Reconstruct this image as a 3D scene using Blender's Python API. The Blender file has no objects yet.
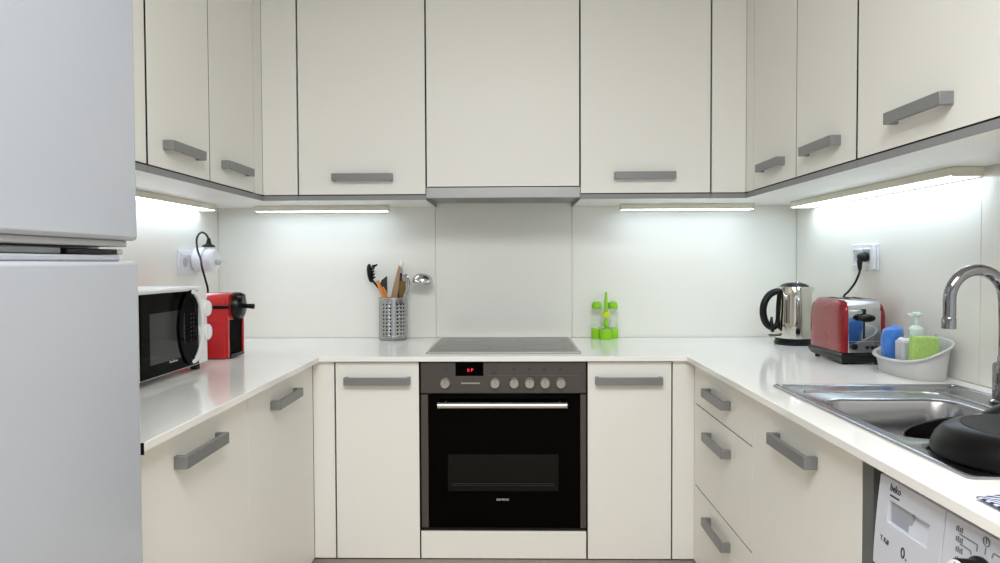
import bpy, bmesh, math, random
from mathutils import Vector, Matrix
random.seed(7)
S = bpy.context.scene
COL = S.collection
PI = math.pi

# ------------------------------------------------------------------ materials
def lin(h):
    h = h.lstrip('#')
    v = [int(h[i:i + 2], 16) / 255 for i in (0, 2, 4)]
    return tuple((c / 12.92 if c <= .04045 else ((c + .055) / 1.055) ** 2.4) for c in v) + (1,)

def mat(name, col, rough=.4, metal=0., noise=0., nscale=40., bump=0., bscale=200., coat=0., stretch=None,
        trans=0., ior=1.45, emit=None, estr=0., rvar=0., spec=None, sheen=0.):
    m = bpy.data.materials.new(name); m.use_nodes = True
    nt = m.node_tree; N = nt.nodes; L = nt.links
    b = N['Principled BSDF']
    c = lin(col) if isinstance(col, str) else tuple(col) + (1,)
    b.inputs['Base Color'].default_value = c
    b.inputs['Roughness'].default_value = rough
    b.inputs['Metallic'].default_value = metal
    b.inputs['Coat Weight'].default_value = coat
    b.inputs['Coat Roughness'].default_value = .05
    b.inputs['Transmission Weight'].default_value = trans
    b.inputs['IOR'].default_value = ior
    b.inputs['Sheen Weight'].default_value = sheen
    if spec is not None: b.inputs['Specular IOR Level'].default_value = spec
    if emit:
        b.inputs['Emission Color'].default_value = lin(emit)
        b.inputs['Emission Strength'].default_value = estr
    tc = N.new('ShaderNodeTexCoord'); mp = N.new('ShaderNodeMapping')
    L.new(tc.outputs['Object'], mp.inputs['Vector'])
    if stretch: mp.inputs['Scale'].default_value = stretch
    nz = N.new('ShaderNodeTexNoise'); nz.inputs['Scale'].default_value = nscale
    nz.inputs['Detail'].default_value = 3
    L.new(mp.outputs['Vector'], nz.inputs['Vector'])
    if noise > 0:
        mx = N.new('ShaderNodeMix'); mx.data_type = 'RGBA'
        mx.inputs['A'].default_value = tuple(max(0, x * (1 - noise)) for x in c[:3]) + (1,)
        mx.inputs['B'].default_value = tuple(min(1, x * (1 + noise)) for x in c[:3]) + (1,)
        L.new(nz.outputs['Fac'], mx.inputs['Factor'])
        L.new(mx.outputs['Result'], b.inputs['Base Color'])
    if rvar > 0:
        mr = N.new('ShaderNodeMapRange')
        mr.inputs['To Min'].default_value = max(0, rough - rvar); mr.inputs['To Max'].default_value = rough + rvar
        L.new(nz.outputs['Fac'], mr.inputs['Value']); L.new(mr.outputs['Result'], b.inputs['Roughness'])
    if bump > 0:
        n2 = N.new('ShaderNodeTexNoise'); n2.inputs['Scale'].default_value = bscale
        L.new(mp.outputs['Vector'], n2.inputs['Vector'])
        bp_ = N.new('ShaderNodeBump'); bp_.inputs['Strength'].default_value = bump; bp_.inputs['Distance'].default_value = .001
        L.new(n2.outputs['Fac'], bp_.inputs['Height']); L.new(bp_.outputs['Normal'], b.inputs['Normal'])
    return m

M = {}
M['door'] = mat('white_laminate', '#EAE9E3', .38, noise=.012, nscale=3, bump=.04, bscale=60, spec=.35)
M['carcass'] = mat('dark_cabinet_carcass', '#0E0E0E', .7, noise=.05)  # near black so the gaps between the fronts read dark
M['gap_edge'] = mat('gap_dark_edge', '#1C1C1C', .6, noise=.05)
M['grey'] = mat('grey_edge_strip', '#88898B', .45, noise=.03, nscale=80)
M['under'] = mat('white_cabinet_underside', '#E8E7E2', .4, noise=.012, nscale=6)
M['handle'] = mat('grey_satin_handle', '#858687', .38, .35, noise=.04, nscale=120)
M['worktop'] = mat('white_polished_worktop', '#F4F3F0', .1, noise=.012, nscale=160, rvar=.015)
M['worktop_end'] = mat('black_worktop_end', '#0C0C0C', .5, noise=.05)
M['splash'] = mat('white_gloss_splash_panel', '#ECEBE3', .22, noise=.01, nscale=4)
M['wall'] = mat('white_wall_paint', '#E2E0D8', .7, noise=.015, nscale=8, bump=.1, bscale=300)
M['ceil'] = mat('ceiling_paint', '#E6E5E0', .8, noise=.01, nscale=8)
M['plinth'] = mat('grey_plinth', '#A39E96', .35, .3, noise=.03, nscale=30)
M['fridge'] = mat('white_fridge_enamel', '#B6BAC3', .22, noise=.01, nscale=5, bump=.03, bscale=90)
M['fridge_trim'] = mat('grey_fridge_trim', '#A9ABAE', .35, noise=.02)
M['rubber'] = mat('black_rubber', '#0D0D0D', .55, noise=.06)
M['blackpl'] = mat('black_plastic', '#070708', .3, noise=.05, spec=.35)
M['blackglass'] = mat('black_glass', '#020202', .05, noise=.02, spec=.04)
M['ovenwin'] = mat('dark_oven_window', '#0A0B09', .12, noise=.1, nscale=5, spec=.15)
M['steel'] = mat('brushed_steel', '#8C8985', .34, .9, noise=.05, nscale=60, stretch=(1, 1, 30), rvar=.05)
M['steelh'] = mat('horizontally_brushed_steel', '#5B5753', .4, .8, noise=.05, nscale=20, stretch=(1, 1, 40), rvar=.05)
M['hood'] = mat('grey_hood_metal', '#A4A4A2', .4, .5, noise=.03, nscale=60)
M['canister'] = mat('brushed_canister_steel', '#B4B4B2', .3, 1., noise=.06, nscale=40, stretch=(1, 1, .05), rvar=.06)
M['chrome'] = mat('polished_chrome', '#C9C9CA', .06, 1., rvar=.01)
M['tapchrome'] = mat('dark_polished_chrome', '#98989B', .06, 1., rvar=.01)
M['mirror'] = mat('polished_kettle_steel', '#D8D5CC', .05, 1., rvar=.012, nscale=8)
M['sink'] = mat('satin_sink_steel', '#A0A0A4', .24, 1., noise=.01, nscale=10, rvar=.01)
M['satin'] = mat('satin_steel', '#C4C2BC', .3, .9, noise=.03, nscale=90)
M['knob'] = mat('champagne_grey_knob', '#A9A69B', .35, .6, noise=.03)
M['white'] = mat('white_plastic', '#E3E3E2', .3, noise=.012)
M['whitebright'] = mat('gloss_white_plastic', '#ECECEE', .2, noise=.01)
M['socket'] = mat('white_socket_plastic', '#E6E6EA', .3, noise=.01)
M['lightcase'] = mat('light_housing_plastic', '#E0DCCB', .4, noise=.02)
M['led'] = mat('lit_diffuser', '#FFFFFF', .5, emit='#DCEEFF', estr=7.0)
M['toaststeel'] = mat('polished_toaster_steel', '#C9CACC', .07, 1., noise=.02, nscale=30)
M['led_side'] = mat('lit_side_diffuser', '#FFFFFF', .5, emit='#DCEEFF', estr=6.8)
M['red'] = mat('gloss_red_plastic', '#B81F22', .16, coat=.4, noise=.03)
M['toastred'] = mat('gloss_red_metal', '#8C1822', .16, .3, coat=.35, noise=.03)
M['redtext'] = mat('red_display_digits', '#D02030', .5, emit='#F03048', estr=1.2)
M['hobglass'] = mat('grey_hob_glass', '#262725', .14, noise=.06, nscale=400, spec=.3)
M['rackdark'] = mat('dim_oven_rack', '#20211D', .5, noise=.05)
M['hobmark'] = mat('hob_zone_print', '#333432', .2, noise=.05)
M['orange'] = mat('orange_wood', '#D98A3A', .5, noise=.15, nscale=30, stretch=(1, 1, .2))
M['wood'] = mat('pale_wood', '#A8896B', .6, noise=.18, nscale=40, stretch=(1, 1, .15))
M['darkwood'] = mat('dark_brown_wood', '#3B2A1E', .55, noise=.2, nscale=40, stretch=(1, 1, .15))
M['bristle'] = mat('golden_brown_bristle', '#7A6234', .7, noise=.35, nscale=220, stretch=(1, 1, .05))
M['slate'] = mat('slate_silicone', '#2B3138', .5, noise=.08)
M['green'] = mat('lime_green_plastic', '#8FD01C', .35, noise=.05)
M['lime'] = mat('yellow_lime_plastic', '#CFE02E', .35, noise=.05)
M['clear'] = mat('clear_bottle_plastic', '#FBFFFA', .02, trans=1., ior=1.08)
M['greenclear'] = mat('green_tinted_plastic', '#8FC95A', .1, trans=.5, ior=1.2)
M['blue'] = mat('blue_terry_cloth', '#3E78C8', .9, noise=.3, nscale=130, bump=.9, bscale=500, sheen=.3)
M['sponge'] = mat('green_sponge', '#AACB72', .9, noise=.25, nscale=150, bump=.8, bscale=260)
M['tray'] = mat('grey_white_tray_plastic', '#BFBFBD', .35, noise=.015)
M['greybox'] = mat('grey_plastic_pot', '#B9BBC0', .35, noise=.02)
M['mint'] = mat('mint_translucent_plastic', '#E6F6EC', .25, trans=.3, ior=1.3)
M['pan'] = mat('black_nonstick_pan', '#070808', .36, noise=.06, nscale=30, spec=.22)
M['panbase'] = mat('dark_grey_pan_base', '#0F0F10', .45, noise=.08, nscale=60, spec=.25)
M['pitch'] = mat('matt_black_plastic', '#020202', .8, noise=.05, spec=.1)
M['panin'] = mat('black_pan_inside', '#050505', .3, noise=.05)
M['washer'] = mat('white_washer_enamel', '#CDD0DA', .3, noise=.01)
M['washgrey'] = mat('grey_handle_recess', '#A3A6B2', .4, noise=.02)
M['ink'] = mat('dark_print', '#1E2024', .5, noise=.05)
M['whiteink'] = mat('white_print', '#C9C9C9', .5, noise=.03)
M['greyink'] = mat('grey_print', '#6E6F74', .5, noise=.03)
M['floor'] = mat('wooden_floor', '#D2C2AE', .45, noise=.15, nscale=5, stretch=(12, 1, 1))
M['glass'] = mat('window_glass', '#FFFFFF', .0, trans=1., ior=1.0)
M['darkgap'] = mat('dark_recess', '#121212', .7, noise=.05)
M['darkpanel'] = mat('dark_grey_end_panel', '#636463', .5, noise=.04)

def stripes():
    m = mat('blue_striped_cloth', '#D9DCE6', .9)
    nt = m.node_tree; N = nt.nodes; L = nt.links
    w = N.new('ShaderNodeTexWave'); w.inputs['Scale'].default_value = 42; w.bands_direction = 'DIAGONAL'
    w.inputs['Distortion'].default_value = .6
    tc = [n for n in N if n.type == 'TEX_COORD'][0]
    L.new(tc.outputs['Object'], w.inputs['Vector'])
    r = N.new('ShaderNodeValToRGB'); r.color_ramp.elements[0].position = .42; r.color_ramp.elements[1].position = .58
    r.color_ramp.elements[0].color = lin('#27386E'); r.color_ramp.elements[1].color = lin('#D9DCE6')
    L.new(w.outputs['Fac'], r.inputs['Fac']); L.new(r.outputs['Color'], N['Principled BSDF'].inputs['Base Color'])
    return m
M['stripe'] = stripes()

# ------------------------------------------------------------------ mesh builder
class MB:
    def __init__(s): s.bm = bmesh.new()
    def face(s, vs, flip=False):
        try: return s.bm.faces.new(vs[::-1] if flip else vs)
        except ValueError: return None
    def box(s, x0, x1, y0, y1, z0, z1):
        if x0 > x1: x0, x1 = x1, x0
        if y0 > y1: y0, y1 = y1, y0
        if z0 > z1: z0, z1 = z1, z0
        v = [s.bm.verts.new(p) for p in ((x0,y0,z0),(x1,y0,z0),(x1,y1,z0),(x0,y1,z0),(x0,y0,z1),(x1,y0,z1),(x1,y1,z1),(x0,y1,z1))]
        for f in ((3,2,1,0),(4,5,6,7),(0,1,5,4),(1,2,6,5),(2,3,7,6),(3,0,4,7)): s.face([v[i] for i in f])
        return s
    def loft(s, loops, cap0=True, cap1=True, closed=True):
        vs = [[s.bm.verts.new(p) for p in lp] for lp in loops]
        n = len(vs[0])
        for a, b in zip(vs, vs[1:]):
            for i in range(n if closed else n - 1):
                j = (i + 1) % n
                s.face([a[i], a[j], b[j], b[i]])
        if cap0: s.face(vs[0], True)
        if cap1: s.face(vs[-1])
        return s
    def prism(s, poly, fn, t0, t1):
        """poly: 2-D points, fn(u, v, t) -> 3-D"""
        return s.loft([[fn(u, v, t0) for u, v in poly], [fn(u, v, t1) for u, v in poly]])
    def ring(s, c, ax, r, n, ru=None):
        c = Vector(c); ax = Vector(ax).normalized()
        t = Vector((0, 0, 1)) if abs(ax.z) < .9 else Vector((1, 0, 0))
        u = ax.cross(t).normalized(); w = ax.cross(u)
        return [c + u * (r * math.cos(2 * PI * i / n)) + w * ((ru or r) * math.sin(2 * PI * i / n)) for i in range(n)]
    def cyl(s, p0, p1, r0, r1=None, n=24):
        ax = Vector(p1) - Vector(p0)
        return s.loft([s.ring(p0, ax, r0, n), s.ring(p1, ax, r0 if r1 is None else r1, n)])
    def lathe(s, prof, c=(0, 0, 0), n=32, ax=(0, 0, 1), cap0=True, cap1=True, sx=1., sy=1.):
        """prof: (r, h) along ax from c"""
        ax = Vector(ax).normalized(); c = Vector(c)
        return s.loft([s.ring(c + ax * h, ax, max(r, 1e-4), n) for r, h in prof], cap0, cap1)
    def tube(s, pts, r, n=10, smooth=True, flat=1.):
        P = [Vector(p) for p in pts]
        R = r if isinstance(r, (list, tuple)) else [r] * len(P)
        if smooth and len(P) > 2:
            Q = []; RR = []
            for i in range(len(P) - 1):
                p0, p1, p2, p3 = P[max(i-1, 0)], P[i], P[i+1], P[min(i+2, len(P)-1)]
                for k in range(8):
                    t = k / 8
                    Q.append(.5 * ((2*p1) + (p2-p0)*t + (2*p0-5*p1+4*p2-p3)*t*t + (3*p1-p0-3*p2+p3)*t**3))
                    RR.append(R[i] * (1 - t) + R[i+1] * t)
            Q.append(P[-1]); RR.append(R[-1]); P, R = Q, RR
        loops = []; u = None
        for i, p in enumerate(P):
            d = (P[min(i+1, len(P)-1)] - P[max(i-1, 0)]).normalized()
            if u is None:
                t = Vector((0, 0, 1)) if abs(d.z) < .9 else Vector((1, 0, 0))
                u = d.cross(t).normalized()
            else:
                u = (u - d * u.dot(d)).normalized()
            w = d.cross(u)
            loops.append([p + u * (R[i] * math.cos(2*PI*k/n)) + w * (R[i] * flat * math.sin(2*PI*k/n)) for k in range(n)])
        return s.loft(loops)
    def ellipsoid(s, c, rx, ry, rz, n=20, m=12, rot=None, t0=0., t1=1.):
        loops = []
        c = Vector(c)
        for i in range(m + 1):
            a = PI * (t0 + (t1 - t0) * i / m) - PI / 2
            lp = []
            for k in range(n):
                v = Vector((rx*max(math.cos(a), 1e-3)*math.cos(2*PI*k/n), ry*max(math.cos(a), 1e-3)*math.sin(2*PI*k/n), rz*math.sin(a)))
                if rot: v = rot @ v
                lp.append(c + v)
            loops.append(lp)
        return s.loft(loops)
    def grid_solid(s, xs, ys, z0, z1, filled, fn=None):
        """solid of the filled cells of a grid; fn maps (a, b, c) to 3-D"""
        fn = fn or (lambda a, b, c: (a, b, c))
        V = {}
        def v(i, j, k):
            if (i, j, k) not in V: V[(i, j, k)] = s.bm.verts.new(fn(xs[i], ys[j], (z0, z1)[k]))
            return V[(i, j, k)]
        nx, ny = len(xs) - 1, len(ys) - 1
        F = lambda i, j: 0 <= i < nx and 0 <= j < ny and filled(i, j)
        for i in range(nx):
            for j in range(ny):
                if not F(i, j): continue
                s.face([v(i,j,1), v(i+1,j,1), v(i+1,j+1,1), v(i,j+1,1)])
                s.face([v(i,j+1,0), v(i+1,j+1,0), v(i+1,j,0), v(i,j,0)])
                if not F(i-1, j): s.face([v(i,j,0), v(i,j,1), v(i,j+1,1), v(i,j+1,0)])
                if not F(i+1, j): s.face([v(i+1,j,0), v(i+1,j+1,0), v(i+1,j+1,1), v(i+1,j,1)])
                if not F(i, j-1): s.face([v(i,j,0), v(i+1,j,0), v(i+1,j,1), v(i,j,1)])
                if not F(i, j+1): s.face([v(i,j+1,0), v(i,j+1,1), v(i+1,j+1,1), v(i+1,j+1,0)])
        return s

def wloc(o):
    p = Vector((0, 0, 0))
    while o: p += Vector(o.location); o = o.parent
    return p

def build(name, mb, m, parent=None, bevel=0., seg=2, smooth=35, origin=None, sub=0, solid=0.):
    bm = mb.bm
    bmesh.ops.recalc_face_normals(bm, faces=bm.faces)
    if parent: o0 = wloc(parent)
    elif origin is not None: o0 = Vector(origin)
    else:
        vs = [v.co for v in bm.verts]
        o0 = Vector(((min(v.x for v in vs)+max(v.x for v in vs))/2, (min(v.y for v in vs)+max(v.y for v in vs))/2, min(v.z for v in vs)))
    bmesh.ops.translate(bm, verts=bm.verts, vec=-o0)
    me = bpy.data.meshes.new(name); bm.to_mesh(me); bm.free()
    me.materials.append(m)
    if smooth:
        me.polygons.foreach_set('use_smooth', [True] * len(me.polygons))
        me.set_sharp_from_angle(angle=math.radians(smooth))
    o = bpy.data.objects.new(name, me); COL.objects.link(o)
    if parent: o.parent = parent
    else: o.location = o0
    if solid:
        md = o.modifiers.new('solid', 'SOLIDIFY'); md.thickness = solid; md.offset = 0
    if bevel:
        md = o.modifiers.new('bevel', 'BEVEL'); md.width = bevel; md.segments = seg; md.limit_method = 'ANGLE'
        md.angle_limit = math.radians(40); md.harden_normals = False
    if sub:
        md = o.modifiers.new('sub', 'SUBSURF'); md.levels = sub; md.render_levels = sub
    return o

def edged(o, edge, tops=False):
    # gap darkness coloured onto the narrow edges of a front: every face that is not the large front or back
    me = o.data; me.materials.append(edge)
    d = o.dimensions; k = min(range(3), key=lambda i: max(v.co[i] for v in me.vertices) - min(v.co[i] for v in me.vertices))
    for p in me.polygons:
        if abs(p.normal[k]) < .5 and not (tops and abs(p.normal.z) < .5): p.material_index = 1
    return o

def box(*a): return MB().box(*a)

def tag(o, label, cat, group=None):
    o['label'] = label; o['category'] = cat
    if group: o['group'] = group
    return o

def thing(name, loc, label, cat, group=None):
    o = bpy.data.objects.new(name, None); COL.objects.link(o)
    o.empty_display_size = .05; o.location = loc
    return tag(o, label, cat, group)

def struct(name, mb, m, bevel=0.):
    o = build(name, mb, m, bevel=bevel, smooth=0); o['kind'] = 'structure'; return o

def text(name, body, size, m, parent, origin, xdir, ydir, depth=.0004, align='CENTER', sx=1., bold=0.):
    cu = bpy.data.curves.new(name, 'FONT'); cu.body = body; cu.size = size
    cu.align_x = align; cu.align_y = 'CENTER'; cu.extrude = depth; cu.offset = bold; cu.resolution_u = 2
    t = bpy.data.objects.new(name, cu); COL.objects.link(t)
    dg = bpy.context.evaluated_depsgraph_get(); dg.update()
    me = bpy.data.meshes.new_from_object(t.evaluated_get(dg))
    COL.objects.unlink(t); bpy.data.objects.remove(t)
    X = Vector(xdir).normalized(); Y = Vector(ydir).normalized(); Z = X.cross(Y)
    p0 = wloc(parent)
    for v in me.vertices:
        c = v.co; q = Vector(origin) + X * (c.x * sx) + Y * c.y + Z * c.z
        v.co = q - p0
    me.materials.clear(); me.materials.append(m)
    o = bpy.data.objects.new(name, me); COL.objects.link(o); o.parent = parent
    return o

# ------------------------------------------------------------------ dimensions (metres)
XL, XR = -1.278, 1.287          # finished side walls
YB, XB = -.603, .684            # base door planes
YU, XU = -.367, .9415           # wall-cabinet door planes
WT = .900                       # worktop top
YN = -6.6                       # wall behind the camera
HC = 2.62
WX0, WX1 = -1.0, 2.4           # unseen window put in behind the camera, enlarged for more fill light

# ------------------------------------------------------------------ room
struct('floor', box(-3.2, 3.3, YN-.1, .1, -.05, 0), M['floor'])
struct('ceiling', box(-3.2, 3.3, YN-.1, .1, HC, HC+.05), M['ceil'])
struct('wall_back', box(XL-.1, XR+.1, .008, .1, 0, HC), M['wall'])
YE = -2.75
m = MB().box(XL-.1, XL-.008, YE, .008, 0, HC); m.box(-3.2, XL-.1, YE, YE+.1, 0, HC); m.box(-3.3, -3.2, YN-.1, YE+.1, 0, HC)
struct('wall_left', m, M['wall'])
m = MB().box(XR+.008, XR+.1, YE, .008, 0, HC); m.box(XR+.1, 3.3, YE, YE+.1, 0, HC); m.box(3.3, 3.4, YN-.1, YE+.1, 0, HC)
struct('wall_right', m, M['wall'])
wf = MB().grid_solid([-3.2, WX0, WX1, 3.3], [0, .06, 2.25, HC], YN-.1, YN,
                     lambda i, j: not (i == 1 and j == 1), lambda a, b, c: (a, c, b))
struct('wall_front', wf, M['wall'])
wm = MB()
for a in ((WX0, WX0+.06), ((WX0+WX1)/2-.03, (WX0+WX1)/2+.03), (WX1-.06, WX1)): wm.box(a[0], a[1], YN-.08, YN-.02, .06, 2.25)
for b in ((.06, .14), (2.17, 2.25)): wm.box(WX0, WX1, YN-.075, YN-.025, *b)
win = struct('window_1', wm, M['white'])
wp = build('window_pane', box(WX0+.06, WX1-.06, YN-.052, YN-.048, .14, 2.17), M['glass'], win)

# plinths along the base cabinets
struct('baseboard_back', box(-.6975, .6975, YB+.012, YB+.028, 0, .1575), M['plinth'])
struct('baseboard_left', box(-XB-.030, -XB-.014, -1.79, YB+.011, 0, .1575), M['plinth'])
struct('baseboard_right', box(XB+.014, XB+.030, -1.78, YB+.011, 0, .1575), M['plinth'])

# ------------------------------------------------------------------ splash panels
def panel(mb, label):
    o = build('splashback_panel', mb, M['splash'], bevel=.0008, seg=1); return tag(o, label, 'backsplash', 'white splashback panels')
g = .0008
panel(box(XL, -.305-g, .0005, .008, WT+.0005, 1.50), 'white splashback panel on the back wall behind the steel utensil holder')
panel(box(-.305+g, .3-g, .0005, .008, WT+.0005, 1.60), 'white splashback panel behind the hob and under the extractor hood')
panel(box(.3+g, XR, .0005, .008, WT+.0005, 1.50), 'white splashback panel on the back wall behind the lime green bottles and kettle')
panel(box(XL-.0075, XL, -1.9, -.0005, WT+.0005, 1.50), 'white splashback panel on the left wall behind the microwave and coffee machine')
panel(box(XR, XR+.0075, -1.198+g, -.0005, WT+.0005, 1.50), 'white splashback panel on the right wall behind the toaster and its socket')
panel(box(XR, XR+.0075, -2.5, -1.198-g, WT+.0005, 1.50), 'white splashback panel on the right wall beside the chrome tap')

# ------------------------------------------------------------------ cabinets
def Pb(plane):
    def f(a, o, z): return (a, plane - o, z)
    return f
def Pl(plane):
    def f(a, o, z): return (-plane + o, a, z)
    return f
def Pr(plane):
    def f(a, o, z): return (plane - o, a, z)
    return f
def pbox(P, a0, a1, o0, o1, z0, z1, mb=None):
    p, q = P(a0, o0, z0), P(a1, o1, z1)
    return (mb or MB()).box(p[0], q[0], p[1], q[1], p[2], q[2])

def handle(P, a0, a1, zc, door, out=.030, h=.0275):
    if a0 > a1: a0, a1 = a1, a0
    t, l = .011, .013
    poly = [(a0, 0), (a0, out), (a1, out), (a1, 0), (a1-l, 0), (a1-l, out-t), (a0+l, out-t), (a0+l, 0)]
    mb = MB()
    # solid from quads (legs and bar)
    q = lambda A0, A1, O0, O1: pbox(P, A0, A1, O0, O1, zc-h/2, zc+h/2, mb)
    lo = [[P(a, o, z) for a, o in poly] for z in (zc-h/2, zc+h/2)]
    vs = [[mb.bm.verts.new(p) for p in L_] for L_ in lo]
    n = 8
    for i in range(n):
        j = (i+1) % n; mb.face([vs[0][i], vs[0][j], vs[1][j], vs[1][i]])
    for k in (0, 1):
        w = vs[k]
        mb.face([w[0], w[1], w[6], w[7]]); mb.face([w[1], w[2], w[5], w[6]]); mb.face([w[2], w[3], w[4], w[5]])
    return build('handle', mb, M['handle'], door, bevel=.0012, seg=2)

GP = .0024   # half of a door gap

def base_point(P, a0, a1, z): return P((a0+a1)/2, 0, z)

def wall_cabinet(P, a0, a1, doors, label, depth, zdoor=1.5025, ztop=2.42, pelmet=True, side=None, end=False):
    """doors: (a0, a1, handle a0, handle a1 or None)"""
    r = thing('wall_cabinet', base_point(P, a0, a1, 1.48), label, 'wall cabinet', 'white wall cabinets')
    ae = a0 + (.0195 if end else .0015)
    build('body', pbox(P, ae, a1-.0015, -depth, -.0215, 1.4985 if pelmet else 1.535, ztop), M['carcass'], r)
    if end: build('side_panel', pbox(P, a0+.0005, a0+.0192, -depth, -.0215, 1.4985, ztop), M['door'], r, bevel=.0005)
    for d0, d1, h0, h1 in doors:
        d = edged(build('door', pbox(P, d0+GP, d1-GP, -.0195, 0, zdoor, ztop), M['door'], r, bevel=.0005, seg=1), M['gap_edge'])
        if h0 is not None: handle(P, h0, h1, 1.568, d)
    if pelmet:
        build('bottom_panel', pbox(P, a0+(.0032 if side and side[0] > 0 else .0005), a1-(.0032 if side and side[0] < 0 else .0005), -depth, -.0045, 1.4805, 1.498), M['under'], r)
        e = pbox(P, a0+.0005, a1-.0005, -.004, 0, 1.480, 1.4985)
        if side is not None: pbox(P, side[0], side[1], -depth, -.0045, 1.4800, 1.535, e)
        build('edge_strip', e, M['grey'], r)
    return r

PBu, PLu, PRu = Pb(YU), Pl(XU), Pr(XU)
DU = .334
wall_cabinet(PBu, -.801, -.2995, [(-.801, -.2995, -.664, -.428)], 'white single-door wall cabinet above the steel utensil holder, left of the hood', -YU-.001, side=(-.3022, -.2992))
wall_cabinet(PBu, .3005, .806, [(.3005, .806, .432, .667)], 'white single-door wall cabinet above the lime green bottles, right of the hood', -YU-.001, side=(.3002, .3032))
wall_cabinet(PBu, -.299, .300, [(-.299, .300, None, None)], 'wide white wall cabinet without a handle directly above the extractor hood', -YU-.001, zdoor=1.531, pelmet=False)
wall_cabinet(PLu, -1.224, -.4545, [(-1.221, -.8395, -1.140, -.9276), (-.8395, -.4545, -.752, -.530)], 'white two-door wall cabinet above the microwave and coffee machine', DU)
wall_cabinet(PLu, -1.84, -1.226, [(-1.84, -1.226, None, None)], 'white wall cabinet on the left wall, mostly hidden behind the refrigerator', DU, end=True)
wall_cabinet(PRu, -1.2275, -.4515, [(-1.2250, -.8395, -1.140, -.9264), (-.8395, -.4515, -.7484, -.5505)], 'white two-door wall cabinet above the toaster on the right wall', DU)
wall_cabinet(PRu, -1.83, -1.2295, [(-1.83, -1.2295, -1.6263, -1.4106)], 'white wall cabinet with one large door above the sink and tap', DU, end=True)

def corner_wall(sgn, P, xin, yend, label):
    r = thing('corner_wall_cabinet', (sgn*1.1, -.2, 1.48), label, 'corner wall cabinet', 'white corner wall cabinets')
    xw = XL if sgn < 0 else XR
    m = MB().box(xw-sgn*.001, xin, YU+.0215, -.001, 1.4985, 2.42)
    m.box(xw-sgn*.001, sgn*(XU+.0215), yend+.0015, YU+.0215, 1.4985, 2.42)
    build('body', m, M['carcass'], r)
    build('filler_panel', box(sgn*(XU-.0005), xin-sgn*GP*-1, YU, YU+.0195, 1.5025, 2.42), M['door'], r, bevel=.0008)
    build('filler_panel', box(sgn*XU, sgn*(XU+.0195), yend+GP*.7, YU-.0003, 1.5025, 2.42), M['door'], r, bevel=.0008)
    m = MB().box(xw-sgn*.001, xin+sgn*.0005, YU+.0045, -.001, 1.4805, 1.498)
    m.box(xw-sgn*.001, sgn*(XU+.0045), yend+.0005, YU+.0045, 1.4805, 1.498)
    build('bottom_panel', m, M['under'], r)
    m = MB().box(sgn*XU, xin+sgn*.0005, YU, YU+.004, 1.480, 1.4985)
    m.box(sgn*XU, sgn*(XU+.004), yend+.0005, YU+.004, 1.480, 1.4985)
    build('edge_strip', m, M['grey'], r)
corner_wall(-1, PLu, -.8025, -.4535, 'narrow white corner wall cabinet filler in the left corner')
corner_wall(1, PRu, .8075, -.4505, 'narrow white corner wall cabinet filler in the right corner above the kettle')

PB, PL_, PR_ = Pb(YB), Pl(XB), Pr(XB)
ZD0, ZD1 = .166, .8775

def base_cabinet(P, a0, a1, fronts, label, name='base_cabinet', fname='door', depth=.555, extra=None, gp=.0016):
    r = thing(name, base_point(P, a0, a1, 0), label, 'base cabinet', 'white base cabinets')
    m = pbox(P, a0+.0015, a1-.0015, -depth, -.0215, .160, .8745)
    if extra: extra(m)
    build('body', m, M['carcass'], r)
    for d0, d1, z0, z1, h in fronts:
        d = edged(build(fname, pbox(P, d0+gp, d1-gp, -.0195, 0, z0, z1), M['door'], r, bevel=.0005, seg=1), M['gap_edge'], P is not PB)
        if h: handle(P, h[0], h[1], h[2], d)
    return r

base_cabinet(PB, -.604, -.2985, gp=.0024, fronts=[(-.604, -.2985, ZD0, ZD1, (-.567, -.330, .812))], label='narrow white base cabinet immediately left of the oven')
base_cabinet(PB, .3015, .6045, gp=.0024, fronts=[(.3015, .6045, ZD0, ZD1, (.330, .567, .812))], label='narrow white base cabinet immediately right of the oven')
base_cabinet(PL_, -1.794, -1.212, [(-1.794, -1.212, ZD0, ZD1, (-1.6234, -1.4069, .811))], 'white base cabinet below the microwave, beside the refrigerator')
base_cabinet(PL_, -1.212, -.6245, [(-1.212, -.6045, ZD0, ZD1, (-1.0392, -.8131, .811))], 'white base cabinet below the red coffee machine, by the left corner')
dr = base_cabinet(PR_, -1.1975, -.616, [(-1.1985, -.616, .7340, ZD1, (-1.0128, -.7952, .804)), (-1.1985, -.616, .4440, .7310, (-1.0175, -.8012, .660)),
                                        (-1.1985, -.616, ZD0, .4410, (-1.0175, -.8012, .3785))],
                  'white base unit with three stacked drawers right of the oven', 'drawer_cabinet', 'drawer', gp=.0007)
# hollow sink cabinet: sides, floor and back only, so the bowl hangs free inside
r = thing('sink_cabinet', (XB, -1.50, 0), 'white base cabinet under the sink with a dark grey side edge', 'base cabinet', 'white base cabinets')
m = MB(); m.box(XB+.0215, XB+.575, -1.2165, -1.199, .16, .8745); m.box(XB+.0215, XB+.575, -1.7825, -1.766, .16, .8745)
m.box(XB+.0215, XB+.575, -1.766, -1.2165, .16, .176); m.box(XB+.566, XB+.575, -1.766, -1.2165, .176, .8745)
build('body', m, M['carcass'], r)
d = edged(build('door', pbox(PR_, -1.7835+.001, -1.1985-.0007, -.0195, 0, ZD0, ZD1), M['door'], r, bevel=.0005, seg=1), M['gap_edge'], True)
handle(PR_, -1.5987, -1.3805, .804, d)
build('side_panel', box(XB+.001, XB+.575, -1.822, -1.7838, .0, .8755), M['darkpanel'], r)['label'] = 'dark grey side panel'

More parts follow.
